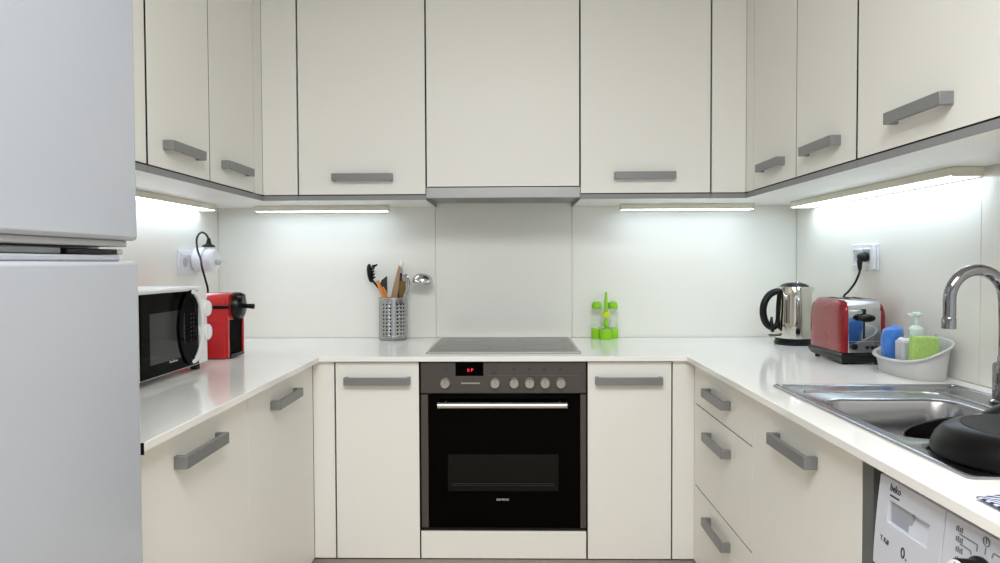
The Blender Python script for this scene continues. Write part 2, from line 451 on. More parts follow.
for sgn, ye, lab in ((-1, -.6225, 'white corner base filler in the left corner under the worktop'), (1, -.6145, 'white corner base filler in the right corner beside the drawers')):
    r = thing('corner_base_cabinet', (sgn*.95, -.3, 0), lab, 'corner base cabinet', 'white corner base cabinets')
    xw = (XL if sgn < 0 else XR) - sgn*.002
    m = MB().box(xw, sgn*.607, YB+.0215, -.02, .160, .8745); m.box(xw, sgn*(XB+.0215), ye+.0015, YB+.0215, .160, .8745)
    build('body', m, M['carcass'], r)
    build('filler_panel', box(sgn*(XB-.0003), sgn*(.6045+GP), YB, YB+.0195, ZD0, .8810), M['door'], r, bevel=.0008)
    if sgn > 0: build('filler_panel', box(sgn*XB, sgn*(XB+.0195), ye, YB+.0195, ZD0, .8745), M['door'], r, bevel=.0008)

r = thing('oven_housing', (0, -.3, 0), 'white base housing with a low white panel below the oven', 'base cabinet', 'white base cabinets')
m = MB().box(-.2965, -.2945, YB+.03, -.03, .16, .8745); m.box(.2975, .2995, YB+.03, -.03, .16, .8745)
m.box(-.2945, .2975, YB+.03, -.03, .16, .262)
build('body', m, M['carcass'], r)
build('front_panel', box(-.2965, .2985, YB, YB+.0195, ZD0, .2655), M['door'], r, bevel=.001)

# ------------------------------------------------------------------ worktop
SX0, SX1, SY0, SY1 = .735, 1.215, -2.005, -1.210       # sink cut-out
xs = [XL+.001, -.6525, .6525, SX0+.02, SX1-.02, XR-.001]
ys = [-2.52, -1.794, SY0+.02, SY1-.02, -.6225, -.0005]
ys = sorted([-2.52, SY0+.02, -1.794, SY1-.02, -.6225, -.0005])   # -2.52 -1.985 -1.794 -1.23 -.6225 0
def wfill(i, j):
    if j == 4: return True
    if i == 0: return j >= 2
    if i == 1: return False
    if i == 3: return j in (0, 3)
    return True
wr = thing('worktop', (0, -.31, WT-.018), 'glossy white U-shaped worktop running along all three sides', 'worktop')
build('slab', MB().grid_solid(xs, ys, WT-.018, WT, wfill), M['worktop'], wr, bevel=.0012, seg=2)
build('end_cap', box(XL+.01, -.6532, -1.7975, -1.7945, WT-.023, WT-.0005), M['worktop_end'], wr)['label'] = 'black end edge of the worktop'

# ------------------------------------------------------------------ hob
h = thing('induction_hob', (0, -.29, WT), 'grey glass ceramic hob set into the worktop above the oven', 'hob')
X0, X1, Y0, Y1 = -.283, .2866, -.5472, -.034
fr = MB().grid_solid([X0, X0+.010, X1-.010, X1], [Y0, Y0+.006, Y1-.006, Y1], WT+.0005, WT+.0062, lambda i, j: not (i == 1 and j == 1))
build('metal_frame', fr, M['satin'], h, bevel=.0015)
gl = build('glass_plate', box(X0+.0102, X1-.0102, Y0+.0062, Y1-.0062, WT+.0005, WT+.0056), M['hobglass'], h)
for cx, cy, rr in ((-.15, -.40, .105), (.155, -.40, .085), (-.15, -.155, .085), (.155, -.155, .105)):
    m = MB(); n = 48
    c = (cx, cy, WT+.0058)
    m.loft([m.ring(c, (0, 0, 1), rr, n), m.ring(c, (0, 0, 1), rr-.0025, n)], False, False)
    build('cooking_zone', m, M['hobmark'], gl)

# ------------------------------------------------------------------ oven
o = thing('built_in_oven', (0, -.3, .27), 'black glass built-in oven with steel control panel and bar handle', 'oven')
yf = YB
build('housing', box(-.292, .296, yf+.024, -.04, .2665, .872), M['carcass'], o)
cp = build('control_panel', box(-.2945, .2985, yf-.002, yf+.023, .7655, .8775), M['steelh'], o, bevel=.002)
cf = yf - .002
build('display', box(-.169, -.069, cf-.0012, cf+.004, .8285, .8768), M['blackglass'], cp)
text('display_digits', '0 P', .017, M['redtext'], cp, (-.116, cf-.0016, .8485), (1, 0, 0), (0, 0, 1), depth=.0002)
build('info_bar', box(-.149, -.082, cf-.0015, cf+.002, .7995, .8045), M['knob'], cp)
ln = MB(); ln.box(-.055, .275, cf-.0004, cf+.001, .8285, .8295); build('panel_line', ln, M['greyink'], cp)
for k, kx in enumerate((-.205, -.027, .041, .096, .151, .207)):
    kb = MB(); kb.lathe([(.0195, 0), (.0195, .006), (.0178, .009), (.0172, .022), (.0155, .025)], (kx, cf, .8035), 32, (0, -1, 0))
    kn = build('knob', kb, M['knob'], cp)
    build('pointer', box(kx-.0008, kx+.0008, cf-.0262, cf-.0248, .806, .8175), M['ink'], kn)
# printed control symbols
zc = .851; yy = (cf-.0006, cf+.001)
def outline(mb, x, z, w, hh, t=.0012):
    return mb.grid_solid([x-w, x-w+t, x+w-t, x+w], [z-hh, z-hh+t, z+hh-t, z+hh], yy[0], yy[1], lambda i, j: not (i == 1 and j == 1), lambda a, b, c: (a, c, b))
build('control_symbol', outline(MB(), -.203, zc, .007, .007), M['ink'], cp)
build('control_symbol', outline(MB(), -.03, zc+.004, .009, .006), M['ink'], cp)
build('control_symbol', box(-.039, -.021, *yy, zc-.014, zc-.011), M['ink'], cp)
for x in (.041, .096, .151, .207): build('control_symbol', outline(MB(), x, zc, .0045, .0045, .0018), M['ink'], cp)
dg = build('door', box(-.2675, .2765, yf-.001, yf+.022, .279, .7605), M['blackglass'], o, bevel=.002)
build('door_window', box(-.198, .199, yf-.0016, yf+.001, .412, .545), M['ovenwin'], dg)
rk = MB()
for z in (.432, .4385): rk.box(-.185, .186, yf-.0018, yf+.001, z, z+.0018)
build('rack', rk, M['rackdark'], dg)
hb = MB(); hb.tube([(-.229, yf-.046, .7305), (.227, yf-.046, .7305)], .0105, 20, False)
for x in (-.205, .203): hb.cyl((x, yf-.002, .7305), (x, yf-.044, .7305), .006)
build('door_handle', hb, M['satin'], dg)
text('brand_lettering', 'SIEMENS', .0105, M['whiteink'], dg, (-.002, yf-.0013, .3805), (1, 0, 0), (0, 0, 1), depth=.0003, sx=1.15)
for a, b in ((-.2945, -.2685), (.2775, .2985)):
    build('side_trim', box(a, b, yf-.001, yf+.022, .279, .7605), M['steelh'], o, bevel=.001)
build('bottom_strip', box(-.2945, .2985, yf+.001, yf+.022, .2685, .277), M['blackpl'], o)
build('vent_strip', box(-.2945, .2985, yf+.008, yf+.022, .7615, .7645), M['blackpl'], o)

# ------------------------------------------------------------------ extractor hood
o = thing('extractor_hood', (0, -.2, 1.487), 'slim grey metal extractor hood under the wide wall cabinet', 'extractor hood')
build('front_strip', box(-.2985, .2995, YU-.001, YU+.014, 1.487, 1.5275), M['hood'], o, bevel=.001)
bd = MB(); bd.box(-.2985, .2995, YU+.0145, -.004, 1.497, 1.530)
bb = build('body', bd, M['hood'], o)
build('filter', box(-.20, .20, -.32, -.06, 1.494, 1.498), M['steel'], bb)
for x in (-.155, .155):
    m = MB(); m.lathe([(.022, 0), (.022, -.004), (.017, -.006)], (x, -.338, 1.4965), 24); build('lamp_lens', m, M['whitebright'], bb)
for x in (-.205, .222):
    m = MB(); m.box(x-.006, x+.006, -.345, -.325, 1.490, 1.4975); build('slide_switch', m, M['blackpl'], bb)

# ------------------------------------------------------------------ under-cabinet lights
def strip(x0, x1, y0, y1, label, alongx):
    r = thing('under_cabinet_light', ((x0+x1)/2, (y0+y1)/2, 1.4545), label, 'strip light', 'under-cabinet strip lights')
    build('housing', box(x0, x1, y0, y1, 1.4572, 1.480), M['lightcase'], r, bevel=.002)
    e = .004
    build('diffuser', box(x0+e, x1-e, y0+e, y1-e, 1.4556, 1.4571), M['led' if alongx else 'led_side'], r, bevel=.001)
    c = .006
    if alongx: ee = [(x0-.004, x0-.0003, y0, y1), (x1+.0003, x1+.004, y0, y1)]
    else: ee = [(x0, x1, y0-.004, y0-.0003), (x0, x1, y1+.0003, y1+.004)]
    for q in ee: build('end_cap', box(q[0], q[1], q[2], q[3], 1.4545, 1.4800), M['lightcase'], r, bevel=.001)
strip(-1.065, -.497, -.125, -.070, 'white strip light under the wall cabinet above the utensil holder', True)
strip(.500, 1.058, -.125, -.070, 'white strip light under the wall cabinet above the lime green bottles', True)
strip(-1.272, -1.205, -1.235, -.19, 'white strip light under the left wall cabinets above the microwave', False)
strip(1.190, 1.272, -1.225, -.175, 'long white strip light under the right wall cabinets above the toaster', False)

# ------------------------------------------------------------------ refrigerator
o = thing('refrigerator', (-.95, -2.16, 0), 'tall white two-door fridge freezer at the left edge', 'refrigerator')
FX = -.62
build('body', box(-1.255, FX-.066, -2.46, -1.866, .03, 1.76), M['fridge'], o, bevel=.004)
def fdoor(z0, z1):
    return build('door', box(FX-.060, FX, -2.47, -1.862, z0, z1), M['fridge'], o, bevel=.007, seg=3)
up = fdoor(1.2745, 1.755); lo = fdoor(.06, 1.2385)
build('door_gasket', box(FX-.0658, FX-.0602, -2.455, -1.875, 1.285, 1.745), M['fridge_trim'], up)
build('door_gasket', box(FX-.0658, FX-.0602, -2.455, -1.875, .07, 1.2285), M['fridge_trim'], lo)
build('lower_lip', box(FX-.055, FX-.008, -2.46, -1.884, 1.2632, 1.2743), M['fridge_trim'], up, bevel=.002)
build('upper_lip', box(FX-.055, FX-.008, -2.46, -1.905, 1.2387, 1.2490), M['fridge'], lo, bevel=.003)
build('badge', box(FX-.001, FX+.0015, -2.125, -2.085, 1.664, 1.70), M['fridge_trim'], up, bevel=.0005)
hg = build('hinge', box(FX-.062, FX-.014, -2.035, -1.905, 1.2498, 1.2592), M['blackpl'], o, bevel=.002)
build('hinge_pin', box(FX-.040, FX-.012, -1.9045, -1.888, 1.2500, 1.2595), M['chrome'], hg, bevel=.002)
build('mullion', box(FX-.0665, FX-.022, -2.46, -2.037, 1.2500, 1.2600), M['fridge_trim'], o, bevel=.002)
for x in (-1.2, -.72):
    for y in (-2.42, -1.90):
        m = MB(); m.cyl((x, y, 0), (x, y, .031), .02); build('foot', m, M['rubber'], o)

# ------------------------------------------------------------------ microwave
o = thing('microwave', (-1.11, -1.08, WT), 'white microwave with black glass door on the left worktop', 'microwave')
mx, my0, my1, mz0, mz1 = -.947, -1.296, -.864, .920, 1.162
build('body', box(-1.262, mx-.0205, my0, my1, mz0, mz1), M['white'], o, bevel=.004)
build('front_frame', box(mx-.020, mx, my0, my1, mz0, mz1), M['whitebright'], o, bevel=.003)
md = build('door', box(mx-.006, mx+.004, my0+.026, -.934, mz0+.003, mz1-.010), M['blackglass'], o, bevel=.002)
build('door_window', box(mx+.0035, mx+.0046, -1.225, -1.025, .958, 1.098), mat('microwave_window', '#1B1D1E', .08, noise=.2, nscale=900), md)
# lens-shaped handle: black arc towards the door, white arc towards the knobs
def arc(cy, cz, ry, rz, a0, a1, w, d0, d1, n=24):
    m = MB(); loops = []
    for i in range(n+1):
        a = a0 + (a1-a0)*i/n; t = math.sin(PI*i/n)**.6
        ww = w*(.35+.65*t)
        c, s_ = math.cos(a), math.sin(a)
        q = lambda k, x: (x, cy+(ry+k*ww)*c, cz+(rz+k*ww)*s_)
        loops.append([q(-.5, mx+d0), q(.5, mx+d0), q(.5, mx+d1), q(-.5, mx+d1)])
    return m.loft(loops)
build('handle_arc', arc(-.985, 1.042, .072, .104, PI*.40, PI*1.60, .026, .0042, .010), M['blackglass'], md, bevel=.002)['label'] = 'black handle arc'
build('handle_arc', arc(-.985, 1.042, .072, .106, -PI*.53, PI*.53, .024, .0042, .014), M['whitebright'], md, bevel=.003)['label'] = 'white handle arc'
vt = MB()
for z in range(7):
    for y in range(2): vt.box(mx+.003, mx+.0048, -.985+y*.016-.003, -.985+y*.016+.003, 1.0+z*.013, 1.006+z*.013)
build('door_perforation', vt, M['darkgap'], md)
lw = MB()
for k in range(7): lw.box(mx+.0035, mx+.0047, -1.118+k*.007, -1.114+k*.007, .9505, .9505+.004+(.003 if k in (0, 3) else 0))
build('logo', lw, M['whiteink'], md)
for z in (1.093, 1.018):
    m = MB(); m.lathe([(.0285, 0), (.0285, .005), (.026, .008), (.025, .019), (.022, .022)], (mx, -.900, z), 28, (1, 0, 0))
    k = build('knob', m, M['whitebright'], o)
    build('grip', box(mx+.021, mx+.026, -.903, -.897, z-.021, z+.021), M['whitebright'], k, bevel=.002)
for x in (-1.24, -.975):
    for y in (my0+.03, my1-.03):
        m = MB(); m.cyl((x, y, WT), (x, y, mz0+.001), .014); build('foot', m, M['rubber'], o)

# ------------------------------------------------------------------ coffee machine
o = thing('coffee_machine', (-1.12, -.62, WT), 'small red and black capsule coffee machine behind the microwave', 'coffee machine')
cx0, cx1, cy0, cy1 = -1.262, -.952, -.690, -.548
bm_ = MB()
prof = []
for (y, z) in ((cy0, .903), (cy0, 1.095), (cy0+.006, 1.115), (cy0+.022, 1.127), (cy0+.045, 1.131), (cy1-.045, 1.131), (cy1-.022, 1.127), (cy1-.006, 1.115), (cy1, 1.095), (cy1, .903)): prof.append((y, z))
bm_.prism(prof, lambda u, v, t: (t, u, v), cx0, cx1-.012)
build('body', bm_, M['red'], o, bevel=.003)
# upper front cheek and frame round the cup bay
f = MB(); f.box(cx1-.0125, cx1, cy0, cy0+.012, .903, 1.036); f.box(cx1-.0125, cx1, cy1-.010, cy1, .903, 1.036)
prof2 = [(y, z) for y, z in prof if z > 1.0]; prof2 = [(cy0, 1.036)] + prof2 + [(cy1, 1.036)]
f.prism(prof2, lambda u, v, t: (t, u, v), cx1-.0125, cx1)
build('front_frame', f, M['red'], o, bevel=.002)
build('cup_bay', box(cx1-.0125, cx1-.006, cy0+.0125, cy1-.0105, .905, 1.0355), M['pitch'], o)
build('drip_tray', box(cx1-.006, cx1+.004, cy0+.014, cy1-.012, .903, .915), M['blackpl'], o, bevel=.002)
rb = MB()
for z in (1.052, 1.034): rb.box(cx1-.055-.06, cx1-.016, cy0-.0015, cy0+.003, z, z+.004)
build('side_rib', rb, M['red'], o, bevel=.001)
hd = MB(); hd.lathe([(.049, -.010), (.049, .010), (.043, .022), (.030, .028)], (cx1, -.620, 1.083), 32, (1, 0, 0))
hh = build('brew_head', hd, M['blackpl'], o)
lv = MB(); lv.tube([(cx1+.02, -.622, 1.084), (cx1+.045, -.628, 1.083), (cx1+.068, -.632, 1.082)], [.010, .008, .010], 12)
lv.box(cx1-.10, cx1+.004, cy0-.006, cy0-.0005, 1.078, 1.089)
build('lever', lv, M['blackpl'], o, bevel=.001)
m = MB(); m.cyl((cx1+.018, -.633, 1.112), (cx1+.034, -.633, 1.110), .020, .016); build('spout_cap', m, M['blackpl'], hh)
ft = box(cx0+.01, cx1-.02, cy0+.01, cy1-.01, WT, .9035); build('base', ft, M['blackpl'], o)

# ------------------------------------------------------------------ left socket, adapter, cords
def socket(name, wx, d, y0, y1, z0, z1, label, insets):
    r = thing(name, (wx, (y0+y1)/2, z0), label, 'wall socket')
    build('plate', box(wx, wx+d*.009, y0, y1, z0, z1), M['socket'], r, bevel=.002)
    for a, b in insets:
        fr_ = MB().grid_solid([a, a+.006, b-.006, b], [z0+.016, z0+.022, z1-.022, z1-.016], wx+d*.0092, wx+d*.013, lambda i, j: not (i == 1 and j == 1), lambda p, q, c: (c, p, q))
        i_ = build('insert', fr_, M['socket'], r, bevel=.001)
        m = MB(); m.lathe([(.0195, .0092), (.0195, .010)], (wx, (a+b)/2, (z0+z1)/2), 24, (d, 0, 0)); build('recess', m, M['greybox'], i_)
    return r
socket('wall_socket', XL, 1, -.385, -.205, 1.191, 1.289, 'white double wall socket on the left wall above the microwave', [(-.370, -.30), (-.290, -.22)])
o = thing('plug_adapter', (XL+.03, -.20, 1.2), 'round white plug adapter in the left wall socket', 'plug adapter')
ay, az = -.250, 1.250
m = MB(); m.lathe([(.046, .0135), (.050, .018), (.052, .050), (.050, .056)], (XL, ay, az), 36, (1, 0, 0)); build('housing', m, M['whitebright'], o)
m = MB(); m.lathe([(.046, .0565), (.0475, .060), (.0475, .088), (.042, .095), (.028, .098)], (XL, ay, az-.002), 36, (1, 0, 0)); build('socket_face', m, M['socket'], o)
m = MB(); m.lathe([(.012, 0), (.012, .012), (.009, .016)], (XL+.098, ay, az-.010), 20, (1, 0, 0)); build('side_latch', m, M['greybox'], o)
o = thing('power_cord', (XL+.06, -.22, 1.3), 'black power cord looping out of the white adapter down behind the microwave', 'power cord')
m = MB(); m.lathe([(.026, 0), (.024, .006), (.012, .012), (.009, .022), (.0065, .036)], (XL+.060, ay+.015, az+.0535), 20, (0, .05, 1)); build('plug', m, M['rubber'], o)
m = MB(); m.tube([(XL+.060, ay+.017, az+.085), (XL+.058, ay-.005, az+.105), (XL+.056, ay-.045, az+.110), (XL+.056, ay-.082, az+.085), (XL+.066, ay-.100, az+.04), (XL+.092, ay-.130, az+.002), (XL+.112, -.415, 1.222), (XL+.112, -.385, 1.170), (XL+.112, -.365, 1.12), (XL+.105, -.370, 1.02), (XL+.095, -.40, .9045)], .0042, 10)
build('cable', m, M['rubber'], o)
o = thing('white_cable', (XL+.01, -.13, 1.2), 'thin white cable hanging behind the red coffee machine', 'cable')
m = MB(); m.tube([(XL+.062, -.195, 1.254), (XL+.08, -.17, 1.252), (XL+.09, -.135, 1.235), (XL+.098, -.125, 1.19), (XL+.098, -.125, 1.10), (XL+.095, -.13, .98), (XL+.09, -.14, .905)], .0026, 8)
build('cable', m, M['whitebright'], o)

# ------------------------------------------------------------------ utensil holder
ux, uy, ur, uz = -.485, -.070, .0605, 1.083
o = thing('utensil_holder', (ux, uy, WT), 'perforated brushed steel utensil holder on the back worktop', 'utensil holder')
m = MB(); nA = 48; rows = 9
zs = [WT+.004]
for k in range(rows): zs += [WT+.026+k*.0157, WT+.026+k*.0157+.0072]
zs += [uz-.003, uz]
a0 = math.radians(-107-18.75)
V = [[m.bm.verts.new((ux+ur*math.cos(a0+2*PI*i/nA), uy+ur*math.sin(a0+2*PI*i/nA), z)) for i in range(nA)] for z in zs]
for j in range(len(zs)-1):
    hole_row = 1 <= j <= 2*rows and j % 2 == 1
    for i in range(nA):
        if hole_row and i % 8 in (0, 2, 4): continue
        a, b = V[j], V[j+1]; m.face([a[i], a[(i+1) % nA], b[(i+1) % nA], b[i]])
sh = build('shell', m, M['canister'], o, solid=.0016)
m = MB(); m.lathe([(ur-.004, 0), (ur-.001, .0035), (ur-.002, .006)], (ux, uy, WT), 48); build('base', m, M['canister'], o)
m = MB(); m.lathe([(ur-.0035, .0065), (ur-.0032, uz-WT-.012)], (ux, uy, WT), 40, cap0=False, cap1=False); build('shade_liner', m, M['pitch'], o)  # dark liner added so the holes read as shaded inside
m = MB(); lo_ = []
for i in range(49):
    a = 2*PI*i/48; lo_.append((ux+ur*math.cos(a), uy+ur*math.sin(a), uz))
m.tube(lo_, .0016, 8, False); build('rim', m, M['satin'], o)

def up_(px, dy=0.): return None
def utensil(name, label): return thing(name, (ux, uy, WT+.01), label, 'kitchen utensil', 'utensils in the steel holder')
zi = WT+.012
# black spaghetti server
o = utensil('spaghetti_server', 'black toothed spaghetti server leaning left in the steel holder')
m = MB(); m.tube([(-.500, -.050, zi), (-.529, -.051, 1.085), (-.560, -.052, 1.135), (-.578, -.053, 1.158)], [.0045, .0045, .0042, .006], 10); build('handle', m, M['blackpl'], o)
m = MB(); m.ellipsoid((-.588, -.050, 1.190), .0135, .024, .042, rot=Matrix.Rotation(-.12, 3, 'Y'))
hd = build('head', m, M['blackpl'], o)
for k in range(5):
    z = 1.166+k*.0135; m = MB(); xx = -.586-.002*(2-abs(k-2))+(.010 if k == 4 else 0)
    m.tube([(xx, -.056, z), (xx+.014, -.060, z+.003), (xx+.022, -.062, z+.008)], [.006, .005, .003], 8); build('tooth', m, M['blackpl'], hd)
# orange wooden handle
o = utensil('wooden_spatula', 'orange wooden handle standing second from the left in the steel holder')
m = MB(); m.tube([(-.488, -.098, zi), (-.518, -.094, 1.083), (-.538, -.092, 1.13), (-.549, -.092, 1.158)], [.006, .0075, .008, .0075], 12, False); build('handle', m, M['orange'], o)
m = MB(); m.ellipsoid((-.488, -.098, zi+.03), .018, .004, .028); build('blade', m, M['orange'], o)
# slate spatula
o = utensil('silicone_spatula', 'dark slate spatula head on an orange handle in the steel holder')
m = MB(); m.tube([(-.497, -.075, zi), (-.513, -.076, 1.085), (-.523, -.076, 1.118), (-.529, -.076, 1.13)], [.005, .0055, .0055, .004], 10); build('handle', m, M['orange'], o)
m = MB()
poly = [(x_-.010, z_) for x_, z_ in [(-.529, 1.115), (-.531, 1.145), (-.524, 1.160), (-.505, 1.175), (-.500, 1.176), (-.500, 1.100), (-.508, 1.088), (-.520, 1.098)]]
m.prism(poly, lambda u, v, t: (u, t, v), -.072, -.064); build('head', m, M['slate'], o, bevel=.0025)
# pale wooden paddle
o = utensil('wooden_paddle', 'wide pale brown wooden paddle leaning right in the steel holder')
m = MB(); loops = []
for (x, z, w) in ((-.492, zi, .008), (-.488, 1.0, .010), (-.479, 1.083, .0145), (-.470, 1.13, .0125), (-.461, 1.18, .0085), (-.455, 1.212, .006), (-.4535, 1.222, .003)):
    loops.append([(x-w, -.081, z), (x+w, -.081, z), (x+w, -.075, z), (x-w, -.075, z)])
m.loft(loops); build('blade', m, M['wood'], o, bevel=.002)
# dark wooden utensil
o = utensil('dark_wooden_spoon', 'dark brown wooden spoon standing behind the pale paddle in the steel holder')
m = MB(); m.tube([(-.470, -.050, zi), (-.460, -.055, 1.083), (-.457, -.056, 1.14), (-.452, -.056, 1.19)], [.008, .0105, .009, .006], 12); build('handle', m, M['darkwood'], o)
m = MB(); m.ellipsoid((-.470, -.050, zi+.03), .017, .008, .03); build('bowl', m, M['darkwood'], o)
# pastry brush
o = utensil('pastry_brush', 'golden brown bristle brush standing in the steel holder')
m = MB(); loops = []
for (x, z, w, d) in ((-.449, 1.06, .010, .006), (-.447, 1.105, .0125, .007), (-.446, 1.150, .0155, .008), (-.446, 1.155, .0155, .008)):
    loops.append([(x-w, -.066-d, z), (x+w, -.066-d, z), (x+w, -.066+d, z), (x-w, -.066+d, z)])
m.loft(loops); build('bristles', m, M['bristle'], o, bevel=.002)
m = MB(); m.tube([(-.456, -.060, zi), (-.449, -.066, 1.06)], .007, 10, False); build('handle', m, M['wood'], o)
# wire whisk with white tip
o = utensil('wire_whisk', 'metal wire balloon whisk standing among the wooden utensils in the holder')
m = MB()
for k in range(6):
    a = PI*k/6; c, s_ = math.cos(a), math.sin(a)
    pts = []
    for t in [i/14 for i in range(15)]:
        u = -1+2*t; rr = .025*math.sin(PI*t)**.7*(1 if u > 0 else 1)
        th = PI*2*t
        w = .026*math.sin(th/2)*(1 if t <= 1 else 1)
        x_ = .026*math.sin(th)*(1.0); z_ = 1.125+.045*(-math.cos(th))
        pts.append((-.434+x_*c*.7, -.038+x_*s_*.45, z_+.016))
    m.tube(pts, .0009, 6, False)
build('wires', m, M['chrome'], o)
m = MB(); m.tube([(-.460, -.050, zi), (-.444, -.045, 1.07), (-.437, -.040, 1.102)], .0045, 10, False); build('handle', m, M['satin'], o)
# peeler with white top
o = utensil('peeler', 'steel utensil with a white tip standing tallest in the steel holder')
m = MB(); m.tube([(-.468, -.030, zi), (-.459, -.028, 1.085), (-.456, -.020, 1.16), (-.455, -.018, 1.205)], [.004, .005, .008, .0085], 10); build('shaft', m, M['chrome'], o)
m = MB(); m.ellipsoid((-.456, -.018, 1.228), .0105, .010, .017); build('tip', m, M['whitebright'], o)
# ladle
o = utensil('ladle', 'steel ladle leaning right in the steel holder, bowl upside down')
m = MB(); m.tube([(-.455, -.094, zi), (-.4335, -.090, 1.085), (-.415, -.082, 1.12), (-.405, -.076, 1.145), (-.398, -.070, 1.158)], [.003, .003, .0035, .005, .0045], 10); build('handle', m, M['satin'], o)
m = MB(); rot = Matrix.Rotation(.12, 3, 'Y'); loops = []
prof = [(.0445, -.004), (.0445, 0), (.043, .013), (.038, .025), (.029, .034), (.017, .039), (.002, .041)]
for r_, z_ in prof:
    loops.append([Vector((-.357, -.062, 1.148)) + rot @ Vector((r_*math.cos(2*PI*i/36), r_*math.sin(2*PI*i/36), z_)) for i in range(36)])
m.loft(loops, False, True); build('bowl', m, M['chrome'], o, solid=.0014)

# ------------------------------------------------------------------ lime green bottles
def cruet(x, y, label):
    o = thing('condiment_bottle', (x, y, WT), label, 'bottle', 'lime green condiment set')
    m = MB(); m.lathe([(.0225, 0), (.0235, .003), (.0235, .044), (.0225, .046)], (x, y, WT), 28); build('base_sleeve', m, M['green'], o)
    m = MB(); m.lathe([(.0215, .0465), (.0215, .095), (.020, .110), (.017, .122), (.017, .130)], (x, y, WT), 28); build('body', m, M['clear'], o)
    m = MB(); m.lathe([(.0205, .1305), (.0215, .133), (.0215, .152), (.018, .158), (.008, .160)], (x, y, WT), 28); c = build('cap', m, M['green'], o)
    for k in range(3):
        m = MB(); m.cyl((x-.008+k*.008, y-.010, WT+.159), (x-.008+k*.008, y-.010, WT+.164), .0022); build('pour_hole_rib', m, M['green'], c)
cruet(.404, -.042, 'clear bottle with lime green base and cap, left of the brush bottle')
cruet(.474, -.042, 'clear bottle with lime green base and cap, right of the brush bottle')
x, y = .4385, -.088
o = thing('oil_brush_bottle', (x, y, WT), 'lime green brush bottle with a tall handle, front of the condiment set', 'bottle', 'lime green condiment set')
m = MB(); m.lathe([(.0235, 0), (.0245, .003), (.0245, .044), (.0235, .046)], (x, y, WT), 28); build('base_sleeve', m, M['green'], o)
m = MB(); m.lathe([(.022, .0465), (.0215, .078), (.017, .093), (.014, .098)], (x, y, WT), 28); build('body', m, M['clear'], o)
m = MB(); m.lathe([(.004, .05), (.0105, .056), (.0095, .072), (.0055, .093)], (x, y, WT), 16); build('brush', m, M['green'], o)
m = MB(); m.lathe([(.018, .0985), (.0205, .101), (.0205, .113), (.014, .119)], (x, y, WT), 28); build('collar', m, M['lime'], o)
m = MB(); m.lathe([(.0085, .1195), (.0075, .155), (.0055, .195), (.0055, .202), (.003, .206)], (x, y, WT), 20); build('handle', m, M['green'], o)

# ------------------------------------------------------------------ kettle
kx, ky = 1.173, -.262
o = thing('electric_kettle', (kx, ky, WT), 'polished steel electric kettle with black handle in the right corner', 'kettle')
m = MB(); m.lathe([(.074, 0), (.076, .004), (.075, .014), (.070, .018)], (kx, ky, WT), 48); build('power_base', m, M['blackpl'], o)
m = MB(); m.lathe([(.0705, .0185), (.0720, .030), (.0700, .10), (.0665, .18), (.0655, .231), (.0645, .233)], (kx, ky, WT), 56); bd = build('body', m, M['mirror'], o)
m = MB(); m.lathe([(.0715, .0185), (.0725, .022), (.0722, .027)], (kx, ky, WT), 48); build('bottom_ring', m, M['blackpl'], bd)
m = MB(); m.lathe([(.056, .2325), (.054, .236), (.044, .2425), (.028, .2475), (.012, .249)], (kx, ky, WT), 40); ld = build('lid', m, M['blackpl'], o)
m = MB(); m.ellipsoid((kx+.005, ky-.012, WT+.2485), .016, .014, .004); build('lid_button', m, M['chrome'], ld)
m = MB()   # spout: a pointed lip
m.loft([[(kx+.052, ky-.030, WT+.228), (kx+.083, ky, WT+.229), (kx+.052, ky+.030, WT+.228)], [(kx+.060, ky-.018, WT+.195), (kx+.070, ky, WT+.195), (kx+.060, ky+.018, WT+.195)], [(kx+.062, ky-.004, WT+.172), (kx+.066, ky, WT+.172), (kx+.062, ky+.004, WT+.172)]])
build('spout', m, M['mirror'], o)
m = MB(); m.tube([(kx-.056, ky-.012, WT+.212), (kx-.075, ky-.014, WT+.214), (kx-.105, ky-.016, WT+.200), (kx-.126, ky-.018, WT+.168), (kx-.131, ky-.018, WT+.128), (kx-.120, ky-.016, WT+.090), (kx-.098, ky-.014, WT+.070), (kx-.078, ky-.012, WT+.074), (kx-.070, ky-.012, WT+.10), (kx-.067, ky-.012, WT+.16), (kx-.062, ky-.012, WT+.205)], [.011, .013, .014, .014, .014, .014, .013, .011, .009, .010, .011], 14)
hd = build('handle', m, M['blackpl'], o)
m = MB(); m.tube([(kx-.098, ky-.022, WT+.112), (kx-.099, ky-.024, WT+.085), (kx-.094, ky-.022, WT+.052)], [.004, .008, .007], 10); build('switch', m, M['blackpl'], hd)
m = MB(); m.box(kx-.106, kx-.068, ky-.030, ky-.006, WT+.036, WT+.041); build('switch_lever', m, M['blackpl'], hd, bevel=.001)

# ------------------------------------------------------------------ toaster
o = thing('toaster', (1.19, -.70, WT), 'red two-slice toaster with polished steel front beside the kettle', 'toaster')
tx0, tx1, ty0, ty1 = 1.094, 1.236, -.836, -.590
tz0, tz1 = .940, 1.109
def tprof(r0, r1, z0=None, z1=None):
    p = [(ty0+.004, tz0)]
    for i in range(7):
        a = (PI/2)*i/6; p.append((ty0+.004+r0*(1-math.cos(a)), tz1-r0+r0*math.sin(a)))
    for i in range(7):
        a = (PI/2)*i/6; p.append((ty1-.006-r1+r1*math.sin(a), tz1-r1+r1*math.cos(a)))
    return p + [(ty1-.006, tz0)]
